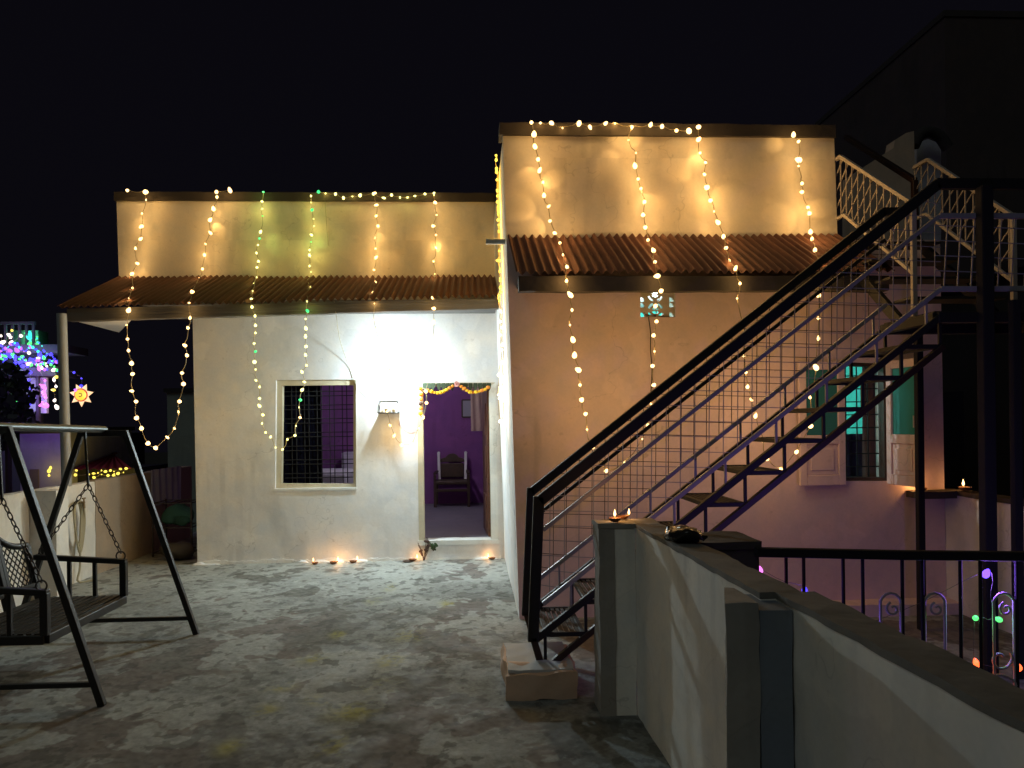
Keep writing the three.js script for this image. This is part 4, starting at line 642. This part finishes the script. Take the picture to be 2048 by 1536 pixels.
// ------------------------------------------------------------------ garden swing
{
  const fN = onY(205, 1412, 0), fF = onY(393, 1269, 0), zN = fN.z, zF = fF.z, tRF = onZ(250, 866, zF), tLF = onZ(163, 868, zF), tRN = onZ(15, 860, zN), half = (tRF.x - tLF.x) / 2;
  const s = thing('swing_seat', 'black metal porch swing with slatted bench hung on chains', 'swing', V((fN.x + fF.x) / 2 - 0.8, 0, (zN + zF) / 2));
  const legs = [[fN, tRN, zN], [fF, tRF, zF]], ch = [];
  for (const [f, t, z] of legs) {
    const top = t.y, cx = t.x - half, spread = f.x - t.x;
    for (const k of [1, -1]) part(s, 'leg', beam(V(cx + k * half, top + 0.01, z), V(cx + k * (half + spread), 0, z), 0.044, 0.044), M.swing);
    part(s, 'top_piece', beam(V(cx - half - 0.02, top, z), V(cx + half + 0.02, top, z), 0.05, 0.05), M.swing);
    const yb = 0.135, q = lerp(half + spread, half, yb / top); part(s, 'cross_bar', beam(V(cx - q, yb, z), V(cx + q, yb, z), 0.032, 0.032), M.swing);
    ch.push(V(cx, top, z));
  }
  part(s, 'top_bar', rod(ch[0].clone().add(V(0, 0.03, 0.15)), ch[1].clone().add(V(0, 0.03, -0.02)), 0.028, 14), M.swingBar, { label: 'shiny round top bar' });
  // bench
  const z0 = -5.02, z1 = -6.12, xf = -2.72, xb = -3.34, sy = 0.39, ay = 0.66;
  part(s, 'seat_frame', [beam(V(xf, sy - 0.025, z0), V(xf, sy - 0.025, z1), 0.05, 0.06), beam(V(xb, sy - 0.025, z0), V(xb, sy - 0.025, z1), 0.05, 0.06), beam(V(xf, sy - 0.025, z0), V(xb, sy - 0.025, z0), 0.05, 0.06), beam(V(xf, sy - 0.025, z1), V(xb, sy - 0.025, z1), 0.05, 0.06)], M.swing);
  for (let i = 0; i < 11; i++) { const x = lerp(xf - 0.05, xb + 0.05, i / 10); part(s, 'slat', beam(V(x, sy + 0.006, z0), V(x, sy + 0.006, z1), 0.034, 0.012), M.swing); }
  for (const z of [z0, z1]) {
    part(s, 'armrest', [beam(V(xf + 0.02, ay, z), V(xb - 0.05, ay + 0.05, z), 0.05, 0.04), beam(V(xf, sy, z), V(xf, ay, z), 0.05, 0.05)], M.swing);
    for (const t of [0.35, 0.66]) part(s, 'arm_bar', beam(V(lerp(xf, xb, t), sy, z), V(lerp(xf, xb, t), ay + 0.03 * t, z), 0.028), M.swing);
  }
  const by = (z) => { const t = (z - z0) / (z1 - z0); return 0.8 + 0.23 * Math.exp(-(((t - 0.5) / 0.22) ** 2)); }, lean = (y) => xb - 0.02 - (y - sy) * 0.22;
  const arch = []; for (let i = 0; i <= 24; i++) { const z = lerp(z0, z1, i / 24), y = by(z); arch.push(V(lean(y), y, z)); }
  part(s, 'back_frame', [tube(arch, 0.024, 60, 8), ...[0, 0.32, 0.36, 0.64, 0.68, 1].map((t) => { const z = lerp(z0, z1, t), y = by(z); return beam(V(lean(sy), sy, z), V(lean(y), y, z), 0.045); }), beam(V(lean(0.5), 0.5, z0), V(lean(0.5), 0.5, z1), 0.03)], M.swing);
  const lat = []; for (const [t0, t1] of [[0.02, 0.32], [0.36, 0.64], [0.68, 0.98]]) for (const dir of [1, -1]) for (let q = -0.5; q < 0.8; q += 0.062) {
    const pts = []; for (let i = 0; i <= 30; i++) { const t = lerp(t0, t1, i / 30), z = lerp(z0, z1, t), y = 0.52 + q + dir * (t - (t0 + t1) / 2) * 1.15; if (y > 0.5 && y < by(z)) pts.push(V(lean(y) + dir * 0.004, y, z)); }
    if (pts.length > 2) lat.push(beam(pts[0], pts[pts.length - 1], 0.007));
  }
  part(s, 'back_lattice', lat, M.swing, { kind: 'stuff' });
  const chain = (a, b, name = 'chain') => { const L = a.distanceTo(b), n = Math.round(L / 0.048), d = b.clone().sub(a).normalize(), g = []; for (let i = 0; i < n; i++) { const t = new THREE.TorusGeometry(0.016, 0.0042, 5, 10); t.scale(1, 1.75, 1); t.rotateY(i % 2 ? Math.PI / 2 : 0.3); t.applyQuaternion(new THREE.Quaternion().setFromUnitVectors(V(0, 1, 0), d)); const c = a.clone().lerp(b, (i + 0.5) / n); t.translate(c.x, c.y, c.z); g.push(flat(t)); } part(s, name, g, M.chain); };
  for (const [z, top] of [[z0, ch[0]], [z1, ch[1]]]) {
    const cx = lerp(ch[0].x, ch[1].x, (z - zN) / (zF - zN)), a = V(cx, top.y + 0.02, z), m = V(cx + 0.02, 1.26, z), eF = V(xf - 0.02, ay + 0.07, z), eB = V(xb + 0.02, ay + 0.12, z);
    part(s, 'hanger', beam(a, m, 0.016), M.swing); chain(m, eF); chain(m, eB);
    for (const e of [eF, eB]) { const r = new THREE.TorusGeometry(0.034, 0.006, 8, 20); r.translate(e.x, e.y - 0.025, e.z); part(s, 'ring', flat(r), M.chain); }
  }
}

// ------------------------------------------------------------------ left side: post, tap, hose, clutter
{ const p = onX(135, 950, -4.41), t = onX(141, 650, -4.41); solo('roof_post', rod(V(-4.42, 1.07, p.z), V(-4.42, eaveH0 + 0.04, p.z + 0.06), 0.05, 18), M.pipe, 'pale round pipe post between the left parapet and the eave corner', 'post'); }
{
  const a = onX(149, 1006, -4.375), t = thing('water_tap', 'old brass water tap on the left parapet wall', 'tap', a);
  part(t, 'body', [rod(a, a.clone().add(V(0.11, 0.005, 0)), 0.013, 10), rod(a.clone().add(V(0.1, 0, 0)), a.clone().add(V(0.105, -0.06, 0)), 0.012, 10)], M.brass);
  part(t, 'handle', [rod(a.clone().add(V(0.1, 0, 0)), a.clone().add(V(0.1, 0.05, 0)), 0.008, 8), rod(a.clone().add(V(0.1, 0.05, -0.03)), a.clone().add(V(0.1, 0.05, 0.03)), 0.009, 8)], M.brass);
  const pts = [a.clone().add(V(0.03, 0, 0.0))]; for (let k = 0; k < 4; k++) for (const [dx, dy, dz] of [[0.05, -0.03, 0.09 + 0.015 * k], [0.06, -0.22, 0.12 + 0.012 * k], [0.05, -0.46 - 0.03 * k, 0.03], [0.05, -0.24, -0.05 - 0.01 * k], [0.04 + 0.008 * k, 0.012, -0.01]]) pts.push(a.clone().add(V(dx + 0.006 * k, dy, dz)));
  pts.push(a.clone().add(V(0.05, -0.3, -0.02)), a.clone().add(V(0.05, -0.7, 0.0)), V(-4.33, 0.02, a.z + 0.03), V(-4.2, 0.015, a.z - 0.12));
  solo('hose', tube(pts, 0.011, 160, 7), M.hose, 'beige garden hose coiled over the water tap', 'hose');
}
{
  const p = onX(300, 944, -4.36), q = onX(361, 940, -4.36);
  solo('hanging_cloth', metres(drape(Math.min(p.z, q.z), Math.max(p.z, q.z), 0.62, 1.12, -4.355, 5, 0.012, false)), new THREE.MeshStandardMaterial({ color: new THREE.Color().setRGB(0.6, 0.68, 0.8), roughness: 0.9, side: THREE.DoubleSide, map: plasterTone }), 'blue grey striped cloth hung over the far parapet', 'cloth');
  const c = thing('wire_crate', 'wire crate standing in the dark side passage', 'crate', V(-3.95, 0, -10.5)), x0 = -4.2, x1 = -3.7, z0 = -10.75, z1 = -10.3, y1 = 0.72;
  for (const x of [x0, x1]) for (const z of [z0, z1]) part(c, 'post', beam(V(x, 0, z), V(x, y1, z), 0.02), M.chain);
  for (const y of [0.05, 0.38, 0.7]) part(c, 'wire_shelf', [beam(V(x0, y, z0), V(x1, y, z0), 0.012), beam(V(x0, y, z1), V(x1, y, z1), 0.012), beam(V(x0, y, z0), V(x0, y, z1), 0.012), beam(V(x1, y, z0), V(x1, y, z1), 0.012), ...[0.2, 0.4, 0.6, 0.8].map((t) => beam(V(lerp(x0, x1, t), y, z0), V(lerp(x0, x1, t), y, z1), 0.006))], M.chain);
  const g = new THREE.SphereGeometry(0.2, 20, 14); g.scale(1, 0.62, 0.8); g.translate(-3.93, 0.52, -10.5); solo('cloth_bundle', metres(roughen(g, 0.12, 9)), cloth(0.05, 0.16, 0.13), 'dark green cloth bundle on the wire crate', 'bundle');
  const h = new THREE.SphereGeometry(0.2, 18, 12); h.scale(1.1, 0.5, 0.9); h.translate(-3.78, 0.12, -10.05); solo('sack', metres(roughen(h, 0.1, 8)), cloth(0.09, 0.075, 0.06), 'slumped dark sack on the passage floor', 'sack');
}
{ // bag on the low wall by the stairs
  const c = V(1.03, 1.12, -3.75), g = new THREE.SphereGeometry(1, 22, 14); g.scale(0.09, 0.035, 0.13); g.translate(c.x, c.y + 0.02, c.z); solo('plastic_bag', metres(roughen(g, 0.07, 22)), paint(0.02, 0.018, 0.016, 0.18), 'crumpled black plastic bag on the low wall coping', 'bag');
}
// coloured lights on the railing
lightString('multicoloured light string tied to the iron railing behind the low wall', [[1519, 1141, 'pink', 0.12], [1609, 1180, 'blue', 0.5], [1700, 1262, 'blue', 0.3], [1972, 1148, 'brightBlue', 3.2, 1.5], [1998, 1239, 'leafGreen', 0.3], [1951, 1236, 'leafGreen', 0.15], [1953, 1327, 'red', 0.2, 1.1], [2036, 1335, 'red', 0.2, 1.1]], (x, y) => onZ(x, y, -3.78), 0.014, null, { cd: 5.5, wire: 0.0012, dark: true });

// ------------------------------------------------------------------ beyond: neighbours
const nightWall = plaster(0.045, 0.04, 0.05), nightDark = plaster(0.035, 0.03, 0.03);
{
  const b = thing('neighbour_building', 'tall unlit building looming at the right beyond the roof stairs', 'building', V(10, -3.4, -14));
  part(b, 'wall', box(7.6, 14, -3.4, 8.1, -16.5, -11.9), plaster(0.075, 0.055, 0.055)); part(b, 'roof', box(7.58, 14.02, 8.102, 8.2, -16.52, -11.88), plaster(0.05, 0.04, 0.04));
  part(b, 'window', box(7.57, 7.59, 4.6, 5.8, -13.8, -13.0), nightDark);
  const c = thing('neighbour_building', 'black unlit building filling the gap behind the stair landing', 'building', V(7.5, -3.4, -9));
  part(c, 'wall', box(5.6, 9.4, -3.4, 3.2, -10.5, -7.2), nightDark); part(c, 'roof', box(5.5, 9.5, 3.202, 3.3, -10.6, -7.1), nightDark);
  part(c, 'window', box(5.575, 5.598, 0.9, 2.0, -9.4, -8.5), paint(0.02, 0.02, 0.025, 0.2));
  const z = -8.6, w = thing('roof_shed', 'dim brown stair head wall with stepped top on the wing roof', 'wall', onZ(1770, 470, z));
  part(w, 'wall', metres(plate(Q([[1700, 480], [1832, 480], [1828, 262], [1812, 266], [1790, 280], [1787, 296], [1765, 310], [1700, 352]], z), [], z, 0.18)), plaster(0.7, 0.52, 0.38));
  const d = thing('roof_shed', 'grey block with a dark arched canopy behind the stair landing', 'building', onZ(1858, 470, -9.4));
  const q = Q([[1834, 480], [1882, 480], [1882, 300], [1872, 284], [1856, 278], [1834, 286]], -9.4); part(d, 'wall', metres(plate(q, [], -9.4, 1.2)), plaster(0.5, 0.5, 0.52));
  const arc = Q([[1828, 292], [1840, 270], [1860, 264], [1880, 274], [1896, 296]], -9.2); part(d, 'canopy', tube(arc, 0.07, 30, 8), nightDark);
}
{ // grey wall at the end of the side passage
  const z = -15.5, a = onZ(334, 785, z), b = onZ(420, 785, z), w = thing('neighbour_building', 'dim grey green wall at the end of the side passage', 'building', V(a.x, -3.4, z)); part(w, 'wall', box(a.x, b.x + 0.4, -3.4, a.y, z - 2, z), plaster(0.3, 0.36, 0.33)); part(w, 'roof', box(a.x - 0.05, b.x + 0.45, a.y + 0.002, a.y + 0.08, z - 2.05, z + 0.05), nightDark);
}
const zN1 = -21;
{
  const b = thing('neighbour_house', 'two storey house at far left covered in coloured lights', 'house', onZ(40, 1100, zN1).setY(-3.4));
  const x0 = onZ(-180, 700, zN1).x, x1 = onZ(112, 700, zN1).x, yb = onZ(60, 705, zN1).y, yw = onZ(60, 752, zN1).y, ya = onZ(60, 655, zN1).y;
  part(b, 'wall', box(x0, x1 - 1.0, -3.4, yw, zN1 - 1.2, zN1 - 0.6), plaster(0.12, 0.11, 0.14));
  part(b, 'balcony_slab', [box(x0, x1, yw, yw + 0.22, zN1 - 1.2, zN1 + 0.05)], nightWall);
  part(b, 'wall', box(x0, x1 - 0.6, yw + 0.22, yb, zN1 - 1.2, zN1 - 0.5), nightWall);
  part(b, 'roof_slab', box(x0, x1 + 0.25, yb, yb + 0.2, zN1 - 1.2, zN1 + 0.1), nightWall);
  const c0 = onZ(60, 690, zN1 - 0.6); part(b, 'stair_tower', box(c0.x - 0.5, c0.x + 0.22, yb + 0.2, ya, zN1 - 1.1, zN1 - 0.6), plaster(0.15, 0.2, 0.16));
  part(b, 'pillar', box(onZ(70, 700, zN1).x, onZ(76, 700, zN1).x, -3.4, yw, zN1 - 0.1, zN1), nightWall);
  part(b, 'panel', box(onZ(34, 700, zN1).x, onZ(75, 700, zN1).x, onZ(60, 826, zN1).y, yw - 0.02, zN1 - 0.5, zN1 - 0.4), plaster(0.85, 0.84, 0.9));
  for (let i = 0; i < 5; i++) { const x = onZ(8 + i * 14, 680, zN1).x; part(b, 'baluster', box(x, x + 0.06, yb + 0.2, yb + 0.75, zN1 - 0.05, zN1), nightWall); }
  part(b, 'rail', box(x0, onZ(70, 680, zN1).x, yb + 0.75, yb + 0.82, zN1 - 0.06, zN1 + 0.01), nightWall);
  const W = (z) => (x, y) => onZ(x, y, z), gname = 'coloured light strings on the far house';
  lightString('string of white and green lights over the roof rail of the far house', [[2, 672, 'white'], [5, 685, 'violet'], [24, 661, 'yellow'], [18, 670, 'white'], [21, 675, 'white'], [5, 685, 'white'], [22, 686, 'white'], [42, 672, 'white'], [60, 668, 'teal'], [58, 676, 'teal'], [62, 682, 'teal'], [56, 688, 'leafGreen'], [64, 694, 'teal'], [74, 677, 'teal'], [78, 686, 'blue'], [84, 692, 'teal'], [88, 702, 'blue'], [94, 708, 'teal'], [102, 707, 'blue']], W(zN1 + 0.2), 0.042, gname, { cd: 0.5 });
  lightString('string of mixed lights along the eave of the far house', [[0, 716, 'leafGreen'], [11, 713, 'leafGreen'], [20, 712, 'blue'], [30, 712, 'blue'], [7, 699, 'blue'], [20, 702, 'violet'], [34, 701, 'violet'], [58, 706, 'white'], [76, 717, 'white'], [88, 716, 'leafGreen'], [104, 723, 'leafGreen'], [92, 727, 'white'], [116, 723, 'blue'], [102, 729, 'leafGreen'], [118, 735, 'leafGreen'], [118, 740, 'leafGreen'], [148, 745, 'blue'], [163, 757, 'blue'], [162, 772, 'blue'], [151, 780, 'violet']], W(zN1 + 0.3), 0.042, gname, { cd: 2 });
  lightString('string of blue lights under the balcony of the far house', [[31, 721, 'blue'], [42, 724, 'blue'], [46, 732, 'blue'], [55, 732, 'blue'], [34, 737, 'leafGreen'], [54, 744, 'blue'], [61, 745, 'blue'], [58, 760, 'blue'], [59, 777, 'blue'], [57, 793, 'blue'], [55, 805, 'blue'], [59, 808, 'blue']], W(zN1 + 0.15), 0.04, gname, { cd: 4 });
  lightString('string of magenta lights hanging beside the lit panel of the far house', [[61, 727, 'pink'], [79, 732, 'pink'], [78, 738, 'pink'], [90, 761, 'pink'], [80, 769, 'pink'], [87, 773, 'pink'], [90, 777, 'pink'], [87, 785, 'pink'], [89, 791, 'pink'], [91, 795, 'pink'], [84, 806, 'pink'], [80, 811, 'pink'], [88, 811, 'pink'], [93, 811, 'pink']], W(zN1 + 0.25), 0.045, gname, { cd: 1 });
  lightString('string of white and green lights hanging nearest the white pipe post', [[107, 740, 'white'], [113, 754, 'yellow'], [108, 760, 'white'], [112, 773, 'white'], [107, 780, 'yellow'], [110, 799, 'white'], [109, 801, 'white'], [112, 812, 'white'], [114, 815, 'white'], [126, 815, 'leafGreen'], [126, 792, 'leafGreen'], [126, 752, 'leafGreen']], W(zN1 + 0.25), 0.042, gname, { cd: 1 });
  lightString('short string of green lights in the bush before the far house', [[27, 785, 'leafGreen'], [24, 791, 'leafGreen'], [30, 800, 'leafGreen'], [25, 804, 'leafGreen']], W(zN1 + 2.2), 0.042, gname, { cd: 0 });
  const arcBulbs = (n, f, kinds) => Array.from({ length: n }, (_, i) => { const t = i / (n - 1), [x, y] = f(t); return [x + rr(-1.5, 1.5), y + rr(-2.5, 2.5), kinds[Math.floor(rnd() * kinds.length)]]; });
  lightString('dense blue and violet light string along the parapet of the far house', arcBulbs(40, (t) => [t * 118, 690 + 34 * t * t + 6 * Math.sin(t * 20)], ['blue', 'blue', 'violet', 'blue', 'teal']), W(zN1 + 0.28), 0.036, gname, { cd: 1.2 });
  lightString('dense violet and blue light string under the eave of the far house', arcBulbs(34, (t) => [t * 95, 704 + 30 * t + 4 * Math.sin(t * 26)], ['violet', 'blue', 'blue', 'leafGreen']), W(zN1 + 0.26), 0.034, gname, { cd: 1.2 });
  lightString('teal and green light string heaped on the stair tower of the far house', arcBulbs(18, (t) => [52 + 26 * ((t * 5) % 1), 666 + 34 * t], ['teal', 'leafGreen', 'teal']), W(zN1 - 0.5), 0.045, gname, { cd: 1.5 });
  lightString('sloping blue and green light string under the far house balcony', arcBulbs(34, (t) => [t * 132, 712 + 26 * t + 9 * Math.sin(t * 31)], ['blue', 'leafGreen', 'blue', 'violet', 'white']), W(zN1 + 0.3), 0.034, gname, { cd: 1 });
  lamp(b, onZ(66, 780, zN1 + 0.5).sub(b.position), [0.55, 0.5, 1], 1.4);
  const c = onZ(163, 790, zN1), s = thing('star_lantern', 'glowing seven pointed star lantern with a yellow round centre', 'lantern', c);
  for (let i = 0; i < 7; i++) { const a = Math.PI / 2 + Math.PI / 7 + i / 7 * 6.283, g = new THREE.ConeGeometry(0.085, 0.17, 4); g.scale(1, 1, 0.45); g.translate(0, 0.235, 0); g.rotateZ(a - Math.PI / 2); g.translate(c.x, c.y, c.z); part(s, 'star_point', flat(g), glow(1, 0.6, 0.32, 1.5)); }
  part(s, 'rim', flat(new THREE.TorusGeometry(0.155, 0.022, 8, 28).translate(c.x, c.y, c.z + 0.03)), glow(0.85, 0.08, 0.03, 0.8));
  part(s, 'disc', rod(c.clone(), c.clone().add(V(0, 0, 0.05)), 0.145, 24), glow(1, 0.68, 0.03, 1.1)); part(s, 'crescent', flat(new THREE.TorusGeometry(0.045, 0.012, 6, 16, 4.4).rotateZ(-2.2).translate(c.x - 0.01, c.y, c.z + 0.06)), paint(0.1, 0.05, 0.01));
  lamp(s, V(0, 0, 0.3), [1, 0.6, 0.2], 0.5);
}
{ // lower houses and the yellow lights
  const z = -17, b = thing('neighbour_house', 'low house with a violet lit wall behind the swing', 'house', onZ(95, 1000, z).setY(-3.4));
  part(b, 'wall', box(onZ(40, 900, z).x, onZ(140, 900, z).x, -3.4, onZ(95, 864, z).y, z - 3, z), plaster(0.5, 0.48, 0.55)); part(b, 'roof', box(onZ(36, 900, z).x, onZ(144, 900, z).x, onZ(95, 864, z).y + 0.002, onZ(95, 858, z).y + 0.03, z - 3.1, z + 0.2), nightDark); part(b, 'window', box(onZ(60, 900, z).x, onZ(78, 900, z).x, onZ(95, 985, z).y, onZ(95, 938, z).y, z + 0.002, z + 0.03), plaster(0.25, 0.2, 0.14));
  const r = thing('neighbour_house', 'low house with a dark red sloping roof behind the swing', 'house', onZ(205, 1000, z).setY(-3.4)), x0 = onZ(140, 900, z).x, x1 = onZ(262, 900, z).x, ye = onZ(205, 938, z).y, yr = onZ(205, 906, z - 2).y;
  part(r, 'wall', box(x0, x1, -3.4, ye, z - 2, z - 0.3), nightWall); part(r, 'roof', corrugated(x0 + 0.1, onZ(222, 900, z - 2).x, yr, z - 2, x0, x1, ye, z, 0.2, 0.02), new THREE.MeshStandardMaterial({ color: new THREE.Color().setRGB(0.3, 0.03, 0.03), roughness: 0.7, side: THREE.DoubleSide }));
  part(r, 'upper_wall', box(onZ(150, 880, z - 2.2).x, onZ(226, 880, z - 2.2).x, yr - 1, onZ(205, 866, z - 2.2).y, z - 4, z - 2.2), nightWall); part(r, 'window', box(onZ(199, 880, z - 2.2).x, onZ(220, 880, z - 2.2).x, onZ(205, 891, z - 2.2).y, onZ(205, 874, z - 2.2).y, z - 2.19, z - 2.15), glow(0.28, 0.14, 0.5, 0.4));
  part(r, 'balcony_rail', [beam(onZ(152, 891, z - 2.1), onZ(192, 891, z - 2.1), 0.03), ...[0, 1, 2, 3, 4, 5, 6].map((i) => beam(onZ(156 + i * 6, 891, z - 2.1), onZ(156 + i * 6, 876, z - 2.1), 0.02))], nightWall);
  const Wq = (x, y) => onZ(x, y, z + 0.25), g2 = 'yellow light strings on the low houses';
  lightString('few yellow lights hanging on the violet lit low house', [[101, 936, 'yellow'], [98, 942, 'yellow'], [98, 951, 'yellow']], Wq, 0.034, g2, { cd: 0.4 });
  lightString('yellow light strings in rows under the dark red roof', [[153, 941, 'yellow'], [151, 950, 'yellow'], [178, 949, 'yellow'], [187, 947, 'yellow'], [196, 946, 'yellow'], [203, 941, 'yellow'], [211, 943, 'yellow'], [221, 941, 'yellow'], [228, 943, 'yellow'], [241, 938, 'yellow'], [252, 937, 'yellow'], [247, 945, 'yellow'], [236, 947, 'yellow'], [227, 950, 'yellow'], [216, 951, 'yellow'], [203, 949, 'yellow'], [188, 955, 'yellow'], [199, 961, 'yellow'], [209, 958, 'yellow'], [221, 957, 'yellow'], [230, 955, 'yellow'], [243, 953, 'yellow'], [251, 951, 'yellow']], Wq, 0.026, g2, { cd: 0.5 });
  lamp(b, V(0.2, 5.2, 1.2), [0.35, 0.15, 1], 1.2);
}
{ // dark bush before the far house
  const base = onZ(18, 1000, -18).setY(-3.4), t = thing('bush_tree', 'dark leafy bush in front of the far lit house', 'tree', base), leaf = new THREE.PlaneGeometry(0.16, 0.1), n = 700, m = new THREE.InstancedMesh(leaf, new THREE.MeshStandardMaterial({ color: new THREE.Color().setRGB(0.04, 0.06, 0.03), roughness: 0.8, side: THREE.DoubleSide }), n), q = new THREE.Object3D();
  const c = onZ(6, 815, -18);
  for (let i = 0; i < n; i++) { const a = rr(0, 6.283), r = Math.sqrt(rnd()) * rr(0.5, 1), h = rr(-1, 1); const k = Math.floor(rr(0, 6)); q.position.set(c.x - base.x + (k - 2.5) * 0.16 + 0.42 * r * Math.cos(a), c.y - base.y + h * 0.75 + 0.25 * Math.sin(k * 2.1), 0.5 * r * Math.sin(a)); q.rotation.set(rr(0, 6), rr(0, 6), rr(0, 6)); q.scale.setScalar(rr(0.6, 1.4)); q.updateMatrix(); m.setMatrixAt(i, q.matrix); }
  m.name = 'crown'; m.userData.kind = 'stuff'; m.castShadow = m.receiveShadow = true; t.add(m);
  part(t, 'trunk', [rod(base.clone(), V(base.x, c.y - 0.4, base.z), 0.07, 8), rod(V(base.x, c.y - 1, base.z), V(base.x + 0.4, c.y, base.z), 0.04, 6), rod(V(base.x, c.y - 1, base.z), V(base.x - 0.4, c.y + 0.2, base.z), 0.04, 6)], M.darkWood);
}

renderer.render(scene, camera);
